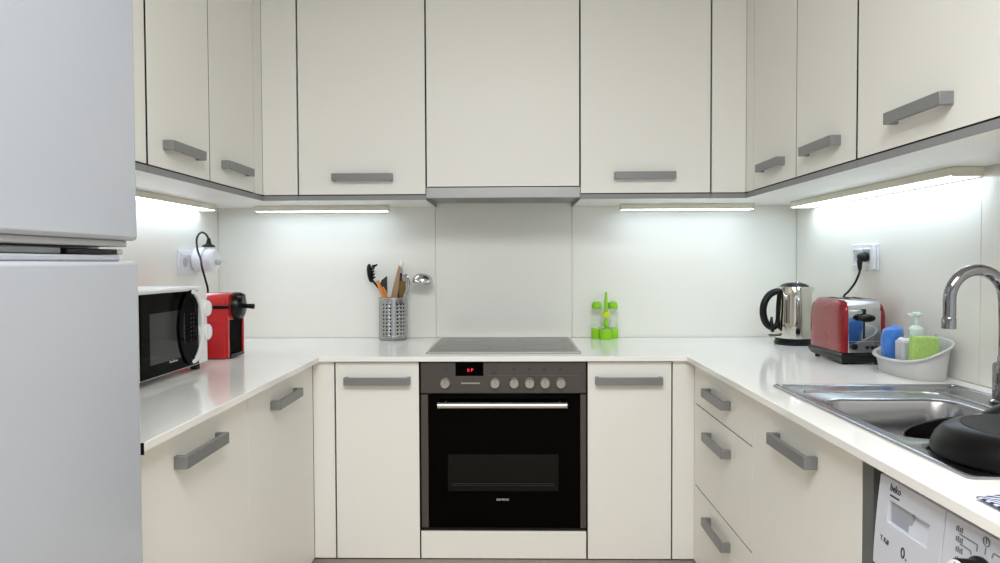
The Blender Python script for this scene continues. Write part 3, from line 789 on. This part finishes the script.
# red side shells, rounded along the outer top edge and at both ends
def shell(sgn):
    m = MB(); loops = []
    xo = tx0 if sgn < 0 else tx1; w = .0185; xi = xo - sgn*w
    for y, ins, dz in ((ty0, .008, .030), (ty0+.003, .004, .022), (ty0+.012, .001, .012), (ty0+.035, 0, .002), (ty0+.06, 0, 0), (ty1-.06, 0, 0), (ty1-.035, 0, .003), (ty1-.012, .001, .014), (ty1-.003, .004, .026), (ty1, .008, .034)):
        zt = tz1+.001-dz
        lp = [(xi, y, tz0), (xo-sgn*ins, y, tz0), (xo-sgn*ins, y, zt-.045)]
        for i in range(1, 9):
            a = (PI/2)*i/8
            lp.append((xo-sgn*ins-sgn*(w-ins)*(1-math.cos(a)), y, zt-.045+.045*math.sin(a)))
        loops.append(lp)
    return m.loft(loops)
build('side_shell', shell(-1), M['toastred'], o)
build('side_shell', shell(1), M['toastred'], o)
xa, xb = tx0+.0188, tx1-.0188
sl = [(xa+.014, xa+.040), (xb-.040, xb-.014)]
c = MB(); P_ = tprof(.030, .034)
for a, b in ((xa, sl[0][0]), (sl[0][1], sl[1][0]), (sl[1][1], xb)): c.prism(P_, lambda u, v, t: (t, u, v), a, b)
for a, b in sl:
    c.prism([q for q in P_ if q[0] < ty0+.05] + [(ty0+.050, tz1), (ty0+.050, tz0)], lambda u, v, t: (t, u, v), a, b)
    c.prism([(ty1-.045, tz0), (ty1-.045, tz1)] + [q for q in P_ if q[0] > ty1-.045], lambda u, v, t: (t, u, v), a, b)
build('steel_core', c, M['toaststeel'], o)
for a, b in sl: build('slot_shade', box(a+.0002, b-.0002, ty0+.0505, ty1-.0455, tz1-.088, tz1-.006), M['darkgap'], o)  # dark block fills each slot in place of its inner shade
# steel end face with lever, dial and buttons
fc = build('end_plate', box(xa+.0005, xb-.0005, ty0-.0005, ty0+.0038, tz0, tz1-.034), M['toaststeel'], o, bevel=.001)
ye = ty0-.0005
cxm = (xa+xb)/2-.002
build('lever_slot', box(cxm-.0025, cxm+.0025, ye-.0008, ye+.002, .985, 1.070), M['blackpl'], fc)
m = MB(); m.ellipsoid((cxm, ye-.018, 1.052), .027, .012, .0125); m.cyl((cxm, ye+.001, 1.052), (cxm, ye-.012, 1.052), .006); m.box(cxm-.003, cxm+.003, ye-.006, ye+.001, 1.052, 1.080); build('lever', m, M['blackpl'], o)
m = MB(); m.lathe([(.010, 0), (.010, .008), (.0075, .012)], (xa+.017, ye, .960), 20, (0, -1, 0)); build('browning_dial', m, M['blackpl'], fc)
for x in (xb-.044, xb-.028, xb-.012):
    m = MB(); m.lathe([(.0055, 0), (.0055, .004), (.003, .005)], (x, ye, .957), 14, (0, -1, 0)); build('button', m, M['blackpl'], fc)
build('seam_line', box(xa+.002, xb-.002, ye-.0012, ye+.001, .975, .977), M['satin'], fc)
m = MB(); m.loft([[(tx0+.004, ty0+.002, tz0-.0005), (tx1-.004, ty0+.002, tz0-.0005), (tx1-.004, ty1-.002, tz0-.0005), (tx0+.004, ty1-.002, tz0-.0005)], [(tx0-.004, ty0-.004, tz0-.012), (tx1+.004, ty0-.004, tz0-.012), (tx1+.004, ty1+.004, tz0-.012), (tx0-.004, ty1+.004, tz0-.012)], [(tx0+.004, ty0+.004, WT+.006), (tx1-.004, ty0+.004, WT+.006), (tx1-.004, ty1-.006, WT+.010), (tx0+.006, ty1-.006, WT+.010)]])
bs = build('base', m, M['blackpl'], o, bevel=.002)
for x in (tx0+.020, tx1-.020):
    for y in (ty0+.022, ty1-.022):
        m = MB(); m.cyl((x, y, WT), (x, y, WT+.012), .008); build('foot', m, M['rubber'], bs)

# ------------------------------------------------------------------ right socket and cord
o = socket('wall_socket', XR, -1, -.690, -.513, 1.201, 1.294, 'white wall socket above the toaster with a black plug in it', [(-.658, -.600), (-.590, -.530)])
build('raised_switch', box(XR-.020, XR-.0092, -.686, -.664, 1.204, 1.291), M['whitebright'], o, bevel=.003)
o = thing('power_cord', (XR-.03, -.60, 1.2), 'black plug and cord running down from the right socket behind the toaster', 'power cord')
py = -.632
m = MB(); m.lathe([(.015, .0135), (.017, .018), (.016, .036), (.010, .044)], (XR, py, 1.248), 20, (-1, 0, 0)); m.tube([(XR-.034, py, 1.252), (XR-.038, py, 1.228), (XR-.036, py+.002, 1.203)], [.010, .009, .006], 12)
build('plug', m, M['rubber'], o)
m = MB(); m.tube([(XR-.036, py+.002, 1.206), (XR-.038, py+.004, 1.19), (1.246, -.606, 1.157), (1.245, -.560, 1.124), (1.245, -.528, 1.106), (1.247, -.500, 1.06), (1.252, -.490, .98), (1.253, -.49, .9045)], .0038, 10)
build('cable', m, M['rubber'], o)

# ------------------------------------------------------------------ sink
o = thing('kitchen_sink', (.975, -1.6, WT), 'inset stainless steel kitchen sink with one bowl and drainer', 'sink')
def rrect(x0, x1, y0, y1, r, z, n=8):
    p = []
    for cx, cy, a0 in ((x1-r, y1-r, 0), (x0+r, y1-r, PI/2), (x0+r, y0+r, PI), (x1-r, y0+r, 1.5*PI)):
        for i in range(n+1):
            a = a0 + (PI/2)*i/n; p.append((cx+r*math.cos(a), cy+r*math.sin(a), z))
    return p
m = MB()
b0, b1, c0, c1 = SX0-.003, SX1+.003, SY0-.003, SY1+.003
m.loft([rrect(b0, b1, c0, c1, .012, WT+.0006), rrect(b0, b1, c0, c1, .012, WT+.0040), rrect(b0+.002, b1-.002, c0+.002, c1-.002, .011, WT+.0050),
        rrect(b0+.012, b1-.012, c0+.012, c1-.012, .010, WT+.0050), rrect(b0+.015, b1-.015, c0+.015, c1-.015, .010, WT+.0032),
        rrect(b0+.0152, b1-.0152, c0+.0152, c1-.0152, .010, WT+.0025)], False, False)
build('rim', m, M['sink'], o, smooth=50)
dx0, dx1 = b0+.0150, b1-.0150
ymid = -1.800
bw = (.768, 1.078, -1.772, -1.398)
m = MB()
def deck(y0, y1, hole, r, zs, scale_in):
    outer = rrect(dx0, dx1, y0, y1, .002, WT+.0030)
    loops = [outer]
    for ins, z, rr in zs:
        loops.append(rrect(hole[0]+ins, hole[1]-ins, hole[2]+ins, hole[3]-ins, rr, z))
    return loops
m.loft(deck(ymid, c1-.0150, bw, .05, [(-.006, WT+.0030, .060), (0, WT+.001, .056), (.004, WT-.006, .052), (.010, WT-.06, .05), (.016, WT-.105, .05), (.030, WT-.122, .045), (.055, WT-.127, .03)], 1), False, True)
build('bowl_deck', m, M['sink'], o, smooth=50)
m = MB()
dh = (.766, 1.19, c0+.03, ymid-.012)
m.loft(deck(c0+.0150, ymid-.0002, dh, .03, [(-.004, WT+.0030, .030), (.002, WT-.003, .028), (.006, WT-.006, .026)], 1), False, True)
build('drainer', m, M['sink'], o, smooth=50)
gr = MB()
for k in range(9):
    xg = .80+k*.045; gr.tube([(xg, c0+.045, WT-.006), (xg, ymid-.03, WT-.006)], .004, 8, False)
build('drainer_rib', gr, M['sink'], o)
ld = MB(); ld.tube([(.775, -1.312, WT+.003), (.90, -1.312, WT+.003), (1.03, -1.314, WT+.003), (1.085, -1.330, WT+.003), (1.108, -1.38, WT+.003), (1.110, -1.62, WT+.003), (1.108, -1.76, WT+.003)], .0042, 10)
ld.tube([(1.09, -1.318, WT+.003), (1.12, -1.290, WT+.003), (1.172, -1.282, WT+.003)], .0035, 10)
build('tap_ledge_ridge', ld, M['sink'], o)
m = MB(); m.lathe([(.042, 0), (.042, .003), (.034, .004), (.030, .0015), (.010, .0015)], (.93, -1.58, WT-.1269), 32); build('drain_strainer', m, M['chrome'], o)

# ------------------------------------------------------------------ tap
o = thing('kitchen_tap', (1.165, -1.462, WT+.003), 'chrome gooseneck kitchen tap at the right behind the sink', 'tap')
fx, fy = 1.169, -1.462
m = MB(); m.lathe([(.030, .0035), (.030, .010), (.0240, .014), (.0240, .092), (.022, .098), (.0165, .100)], (fx, fy, WT), 36); bd = build('body', m, M['tapchrome'], o)
m = MB()
R_ = .0625
pts = [(fx, fy, 1.0), (fx, fy, 1.08), (fx-.002, fy, 1.13)]
for i in range(0, 11):
    a = PI*i/10
    pts.append((fx-.003-R_+R_*math.cos(a), fy, 1.146+R_*1.06*math.sin(a)))
pts += [(fx-.003-2*R_, fy, 1.118), (fx-.003-2*R_-.001, fy, 1.098)]
m.tube(pts, .0135, 20); build('spout', m, M['tapchrome'], o)
m = MB(); m.lathe([(.0152, 0), (.0152, .022), (.0138, .026)], (fx-.004-2*R_, fy, 1.078), 24); build('aerator', m, M['tapchrome'], o)
m = MB(); m.lathe([(.0150, .098), (.0150, .112), (.0128, .116)], (fx, fy, WT), 24); build('collar', m, M['tapchrome'], o)
m = MB(); m.cyl((fx+.02, fy-.01, WT+.06), (fx+.05, fy-.025, WT+.066), .014, .012); m.tube([(fx+.045, fy-.022, WT+.068), (fx+.06, fy-.05, WT+.09), (fx+.065, fy-.10, WT+.105)], [.006, .006, .005], 12); build('lever', m, M['tapchrome'], bd)

# ------------------------------------------------------------------ sink caddy and what is in it
o = thing('sink_caddy', (1.2, -1.06, WT), 'pale grey plastic caddy in front of the right wall beside the sink', 'sink caddy')
tc, ta, tb = (1.2023, -1.0337), .0594, .119
def oval(s, zf, n=48, grow=0.):
    p = []
    for i in range(n):
        a = 2*PI*i/n; c, s_ = math.cos(a), math.sin(a)
        ex = 2/2.71
        x = (ta*s+grow)*math.copysign(abs(c)**ex, c); y = (tb*s+grow)*math.copysign(abs(s_)**ex, s_)
        y *= 1 - .077*(x/ta)*(1 if y > 0 else 0)
        q = (tc[0]+x, tc[1]+y)
        p.append((q[0], q[1], zf(x/ta, y/tb)))
    return p
rimz = lambda u, v: .9816 + .0278*u - .0026*v
mid = lambda t: (lambda u, v: WT+.002+(rimz(u, v)-WT-.002)*t)
m = MB(); m.loft([oval(.95, lambda u, v: WT+.0005), oval(.975, mid(.03)), oval(1.03, mid(.5)), oval(1.08, mid(.88)), oval(1.09, mid(.90), grow=.006), oval(1.10, mid(.97), grow=.007), oval(1.09, mid(1.0), grow=.004), oval(1.07, mid(.97)), oval(1.0, mid(.5)), oval(.93, mid(.1)), oval(.85, lambda u, v: WT+.0055)], True, True)
build('tub', m, M['tray'], o, smooth=50)

# blue cloth: a folded pad, upright
m = MB(); loops = []
for k in range(15):
    t = k/14; nb = .72 + .28*min(1, t/.45)
    lp = []
    for i in range(36):
        a = 2*PI*i/36
        rr = 1+.07*math.sin(3*a+k*.5)+.04*math.sin(5*a-k*.7)
        cap = math.sqrt(max(0, 1-((t-.86)/.14)**2)) if t > .86 else 1
        cap = max(cap, .12)
        lp.append((1.176+.008*t+.033*rr*math.cos(a)*cap*nb+.004*(1-nb)/.28, -.962-.008*t+.033*rr*math.sin(a)*cap*nb+.010*math.cos(a), .9085+t*.132+.004*math.cos(a)*t))
    loops.append(lp)
m.loft(loops); tag(build('cloth', m, M['blue']), 'bright blue towelling cloth standing folded in the grey sink caddy', 'cloth')
# grey pot
o = thing('grey_container', (1.160, -1.075, .907), 'small grey plastic container between the blue cloth and the sponge', 'container')
qx0, qx1, qy0, qy1 = 1.156, 1.203, -1.068, -1.026
m = MB(); m.loft([rrect(qx0, qx1, qy0, qy1, .008, .907), rrect(qx0-.001, qx1+.001, qy0-.001, qy1+.001, .008, 1.000), rrect(qx0+.002, qx1-.002, qy0+.002, qy1-.002, .008, 1.004)]); build('body', m, M['greybox'], o)
m = MB(); m.loft([rrect(qx0+.003, qx1-.003, qy0+.003, qy1-.003, .008, 1.0044), rrect(qx0+.008, qx1-.008, qy0+.008, qy1-.008, .006, 1.012)]); l_ = build('lid', m, M['white'], o)
build('slot', box(qx0+.012, qx1-.012, qy0+.014, qy0+.022, 1.0118, 1.0128), M['ink'], l_)
# soap dispenser
sx_, sy_ = 1.230, -1.006
o = thing('soap_dispenser', (sx_, sy_, .907), 'mint green pump soap dispenser standing in the grey sink caddy', 'soap dispenser')
m = MB(); m.lathe([(.017, 0), (.019, .004), (.019, .085), (.017, .097), (.014, .102)], (sx_, sy_, .907), 28); build('bottle', m, M['mint'], o)
m = MB(); m.lathe([(.0185, .1025), (.0200, .106), (.0200, .126), (.013, .134), (.0075, .136), (.0065, .162)], (sx_, sy_, .907), 28); build('collar', m, M['mint'], o)
m = MB(); m.lathe([(.009, .1625), (.012, .164), (.012, .174), (.008, .176)], (sx_, sy_, .907), 24); m.box(sx_-.026, sx_+.018, sy_-.006, sy_+.006, 1.0710, 1.0790); build('pump_head', m, M['mint'], o, bevel=.002)
# sponge
sp = Matrix.Rotation(-.05, 4, 'Z') @ Matrix.Rotation(.04, 4, 'Y')
q = MB(); cs = []
hx_, hz_ = .0365, .0560
for dx, dy, dz in ((-hx_, -.012, -hz_), (hx_, -.012, -hz_), (hx_, .012, -hz_), (-hx_, .012, -hz_), (-hx_, -.012, hz_), (hx_, -.012, hz_), (hx_, .012, hz_), (-hx_, .012, hz_)):
    cs.append(q.bm.verts.new(Vector((1.197, -1.100, .9645)) + (sp @ Vector((dx, dy, dz)))))
for f in ((3,2,1,0),(4,5,6,7),(0,1,5,4),(1,2,6,5),(2,3,7,6),(3,0,4,7)): q.face([cs[i] for i in f])
tag(build('sponge', q, M['sponge'], bevel=.004, seg=3), 'light green rectangular sponge standing in the grey sink caddy', 'sponge')
# small grey brush end
m = MB(); m.tube([(1.247, -1.068, .9095), (1.249, -1.069, .97), (1.251, -1.070, 1.024)], [.006, .006, .004], 12); tag(build('brush_handle', m, M['greybox']), 'slim grey brush handle standing behind the sponge in the sink caddy', 'brush')

# ------------------------------------------------------------------ pans
pcx, pcy = .903, -1.914
o = thing('frying_pan', (pcx, pcy, WT), 'large black frying pan turned upside down on the drainer', 'frying pan', None)
m = MB(); m.lathe([(.143, .0115), (.146, .006), (.149, .006), (.1510, .010), (.1495, .019), (.144, .033), (.134, .045), (.120, .0535), (.1065, .0560)], (pcx, pcy, WT), 72, cap0=False, cap1=False)
m.lathe([(.143, .0115), (.136, .030), (.112, .050), (.02, .051)], (pcx, pcy, WT), 72, cap0=False, cap1=True)
build('body', m, M['pan'], o)
m = MB(); m.lathe([(.1065, .0560), (.105, .0550), (.104, .0562), (.03, .0562)], (pcx, pcy, WT), 72, cap0=False); build('base', m, M['panbase'], o)
m = MB(); d_ = Vector((.55, .83, 0)).normalized(); s_ = Vector((pcx, pcy, WT+.022))
m.tube([s_+d_*.142, s_+d_*.18+Vector((0, 0, .012)), s_+d_*.25+Vector((0, 0, .020)), s_+d_*.31+Vector((0, 0, .024))], [.010, .0105, .012, .010], 14, flat=.6)
hd = build('handle', m, M['blackpl'], o)
# saucepan standing tilted in the bowl
o = thing('saucepan', (.88, -1.66, .775), 'small black saucepan tipped inside the sink bowl behind the upturned frying pan', 'saucepan', None)
rt = Matrix.Rotation(-.079, 3, 'X') @ Matrix.Rotation(-.292, 3, 'Y')
c0_ = Vector((.900, -1.672, .896))
def tl(prof):
    return [[c0_ + rt @ Vector((r_*math.cos(2*PI*i/64), r_*math.sin(2*PI*i/64), z_)) for i in range(64)] for r_, z_ in prof]
m = MB(); m.loft(tl([(.02, -.094), (.052, -.094), (.060, -.088), (.068, -.03), (.071, -.002), (.0722, 0), (.0695, 0), (.0660, -.03), (.058, -.085), (.02, -.088)])); build('body', m, M['panin'], o)
m = MB(); m.loft(tl([(.0712, .0003), (.0735, .0008), (.0735, .0022), (.0705, .0022)]), False, False); build('rim', m, M['pan'], o)
dd = rt @ Vector((.93, .36, 0)); s2 = c0_ + rt @ Vector((0, 0, -.010))
m = MB(); m.tube([s2+dd*.0715, s2+dd*.09+Vector((0, 0, .002)), s2+dd*.115+Vector((0, 0, -.002))], [.008, .011, .010], 14, flat=.7); build('handle_bracket', m, M['chrome'], o)
m = MB(); m.tube([s2+dd*.108+Vector((0, 0, -.001)), s2+dd*.17+Vector((0, 0, -.004)), s2+dd*.24+Vector((0, 0, -.008))], [.010, .012, .011], 14, flat=.6); build('handle', m, M['blackpl'], o)

# ------------------------------------------------------------------ striped cloth
m = MB(); nx_, ny_ = 14, 14; V = []
for i in range(nx_+1):
    row = []
    for j in range(ny_+1):
        u, v = i/nx_, j/ny_
        x = .682+.19*u; y = -2.262+.162*v+.012*u
        row.append(m.bm.verts.new((x, y, WT+.003+.004*abs(math.sin(5*u+3*v))+.002*math.sin(9*v))))
    V.append(row)
for i in range(nx_):
    for j in range(ny_): m.face([V[i][j], V[i+1][j], V[i+1][j+1], V[i][j+1]])
tag(build('dish_cloth', m, M['stripe'], solid=.003), 'blue and white striped cloth on the worktop in front of the sink', 'cloth')

# ------------------------------------------------------------------ washing machine
o = thing('washing_machine', (.96, -2.17, 0), 'white front-loading washing machine under the right worktop', 'washing machine')
wy0, wy1 = -2.468, -1.872
build('cabinet', box(.676, 1.24, wy0, wy1, .015, .866), M['washer'], o, bevel=.004)
# the fascia leans back a little towards the top
FZ0, FZ1, FXa, FXb = .715, .868, .659, .671
fx_ = lambda z: FXa + (FXb-FXa)*((z-FZ0)/(FZ1-FZ0))**1.5
fdir = Vector((FXb-FXa, 0, FZ1-FZ0)).normalized()
def fascia(y0, y1, name, hole=None):
    ysg = [y0, y1] if not hole else [y0, hole[0], hole[1], y1]
    zsg = [FZ0 + (FZ1-FZ0)*k/8 for k in range(9)]
    if hole: zsg = sorted(set(zsg + [hole[2], hole[3]]))
    m = MB().grid_solid(ysg, zsg, 0, .018, (lambda i, j: not (i == 1 and hole[2]-1e-6 <= zsg[j] < hole[3]-1e-6)) if hole else (lambda i, j: True),
                        lambda a, b, c: (fx_(b)+.018-c, a, b))
    return build(name, m, M['washer'], o, bevel=.0015 if not hole else .0008)
YS = -2.052
dw = fascia(YS+.001, wy1, 'detergent_drawer', (-2.018, -1.906, .797, .834))
m = MB(); 
m.loft([[(fx_(.797)+.006, -2.018, .797), (fx_(.834)+.009, -2.018, .834), (fx_(.834)+.014, -1.945, .834), (fx_(.797)+.002, -1.965, .797)], [(fx_(.797)+.0175, -2.018, .797), (fx_(.834)+.0175, -2.018, .834), (fx_(.834)+.0175, -1.945, .834), (fx_(.797)+.0175, -1.965, .797)]])
build('pull_flap', m, M['washer'], dw)
build('recess_back', box(fx_(.834)+.004, .6755, -1.966, -1.906, .797, .834), M['washgrey'], dw)
pnl = fascia(wy0, YS-.001, 'control_panel')
def on(y, z, off=.0006): return (fx_(z)-off, y, z)
sl_ = lambda z: Vector((fx_(z+.004)-fx_(z-.004), 0, .008)).normalized()
text('logo', 'beko', .0175, M['ink'], dw, on(-1.922, .8555), (0, -1, 0), sl_(.8555), depth=.0003, bold=.0, sx=.9)
m = MB(); m.loft([[on(-1.908, .8415), on(-1.935, .8415), on(-1.935, .8440), on(-1.908, .8440)], [on(-1.908, .8415, -.001), on(-1.935, .8415, -.001), on(-1.935, .8440, -.001), on(-1.908, .8440, -.001)]]); build('logo_underline', m, M['ink'], dw)
text('compartment_marks', 'T K#', .0125, M['ink'], dw, on(-1.905, .765), (0, -1, 0), sl_(.757), depth=.0003)
text('compartment_marks', '0.', .026, M['ink'], dw, on(-1.962, .765), (0, -1, 0), sl_(.758), depth=.0003)
# programme dial
kz, ky_ = .806, -2.138
m = MB(); ax = Vector((-1, 0, .10)).normalized(); c_ = Vector((fx_(kz)-.0008, ky_, kz))
m.lathe([(.030, 0), (.030, .003), (.026, .005), (.0245, .030), (.023, .032)], c_, 40, ax); kb = build('programme_dial', m, M['blackpl'], pnl)
m = MB(); m.lathe([(.0225, .0322), (.0225, .0338), (.021, .0345)], c_, 40, ax); kf = build('dial_face', m, M['whitebright'], kb)
pm = MB(); cc = c_+ax*.0350; pm.box(cc.x-.0006, cc.x+.0004, ky_-.0008, ky_+.0008, kz+.002, kz+.024); build('dial_pointer', pm, M['greyink'], kf)
for (yy_, zz_, w_) in ((-2.078, .850, 4), (-2.080, .836, 4), (-2.082, .822, 4), (-2.083, .808, 3), (-2.084, .794, 3)):
    m = MB()
    for k in range(w_):
        y1_ = yy_-.004*k; hh_ = .008 if k % 2 else .0065
        p = [on(y1_, zz_), on(y1_-.0022, zz_), on(y1_-.0022, zz_+hh_), on(y1_, zz_+hh_)]
        m.loft([p, [(a+.001, b, c) for a, b, c in p]])
    build('programme_print', m, M['greyink'], pnl)
m = MB()
def seg(y0, z0, y1, z1, t=.0007):
    d = Vector((0, y1-y0, z1-z0)).normalized(); nrm = Vector((0, -d.z, d.y))*t
    p = []
    for (a, b), s in (((y0, z0), 1), ((y1, z1), 1), ((y1, z1), -1), ((y0, z0), -1)):
        p.append(on(a+nrm.y*s, b+nrm.z*s))
    m.loft([p, [(a+.001, b, c) for a, b, c in p]])
seg(-2.086, .8475, -2.124, .8475); seg(-2.124, .8475, -2.124, .8385)
seg(-2.090, .8345, -2.112, .8345); seg(-2.112, .8345, -2.114, .8295)
seg(-2.140, .850, -2.140, .841); seg(-2.153, .842, -2.155, .849); seg(-2.155, .849, -2.200, .849)
build('programme_lines', m, M['greyink'], pnl)
m = MB(); c = Vector(on(-2.140, .8580)); lp = [c+Vector((0, (.0060)*math.cos(2*PI*i/24), (.0060)*math.sin(2*PI*i/24))) for i in range(25)]
m.tube(lp, .0007, 6, False); seg2 = MB(); m.box(c.x-.0004, c.x+.0006, c.y-.0006, c.y+.0006, c.z-.002, c.z+.005); build('start_symbol', m, M['greyink'], pnl)
build('front', box(.660, .6755, wy0, wy1, .03, .7135), M['washer'], o, bevel=.003)
m = MB(); m.lathe([(.20, 0), (.20, .012), (.17, .022), (.15, .018)], (.660, -2.17, .42), 48, (-1, 0, 0)); pd = build('porthole_ring', m, M['satin'], o)
m = MB(); m.lathe([(.149, .012), (.12, .004), (.02, .002)], (.660, -2.17, .42), 48, (-1, 0, 0)); build('porthole_glass', m, M['blackglass'], pd)
for x in (.72, 1.2):
    for y in (wy0+.05, wy1-.05):
        m = MB(); m.cyl((x, y, 0), (x, y, .016), .02); build('foot', m, M['rubber'], o)

# ------------------------------------------------------------------ lights
def area(name, loc, rot, sx, sy, power, col):
    l = bpy.data.lights.new(name, 'AREA'); l.shape = 'RECTANGLE'; l.size = sx; l.size_y = sy; l.energy = power; l.color = col
    o = bpy.data.objects.new(name, l); COL.objects.link(o); o.location = loc; o.rotation_euler = rot; return o
area('ceiling_lamp', (-.05, -3.05, HC-.03), (0, 0, 0), 1.3, 1.0, 53, (.925, .975, 1))
area('rear_fill', (.2, -4.2, HC-.03), (0, 0, 0), 1.6, 1.4, 27, (1, .90, .84))  # fill light added in the unseen room behind, no known lamp there
area('window_fill', ((WX0+WX1)/2, YN+.02, 1.15), (PI/2, 0, 0), 3.2, 2.0, 14, (.66, .82, 1))  # bluish fill added at the unseen rear window

w = bpy.data.worlds.new('World'); S.world = w; w.use_nodes = True
w.node_tree.nodes['Background'].inputs['Color'].default_value = (.6, .75, 1, 1)
w.node_tree.nodes['Background'].inputs['Strength'].default_value = .25

# ------------------------------------------------------------------ camera
f_, pitch, yaw, roll = 689.5, -.0275, .0187, -.0041
c, s_ = math.cos(yaw), math.sin(yaw)
fwd = Vector((-s_, c, 0)); rt_ = Vector((c, s_, 0)); upv = Vector((0, 0, 1))
F = fwd*math.cos(pitch) + upv*math.sin(pitch); U = upv*math.cos(pitch) - fwd*math.sin(pitch)
R = rt_*math.cos(roll) + U*math.sin(roll); U = -rt_*math.sin(roll) + U*math.cos(roll)
cam = bpy.data.cameras.new('camera'); co = bpy.data.objects.new('camera', cam); COL.objects.link(co)
cam.sensor_width = 36; cam.sensor_fit = 'HORIZONTAL'; cam.lens = 36*f_/1000; cam.clip_start = .02
mw = Matrix.Identity(4)
for i in range(3):
    mw[i][0] = R[i]; mw[i][1] = U[i]; mw[i][2] = -F[i]
mw[0][3], mw[1][3], mw[2][3] = .0379, -3.0634, 1.234
co.matrix_world = mw
S.camera = co

S.view_settings.view_transform = 'Standard'; S.view_settings.look = 'None'
S.view_settings.exposure = .23; S.view_settings.gamma = 1; S.view_settings.use_curve_mapping = False
S.cycles.max_bounces = 10; S.cycles.diffuse_bounces = 6; S.cycles.glossy_bounces = 5; S.cycles.transmission_bounces = 8
S.cycles.sample_clamp_indirect = 6; S.cycles.use_denoising = True
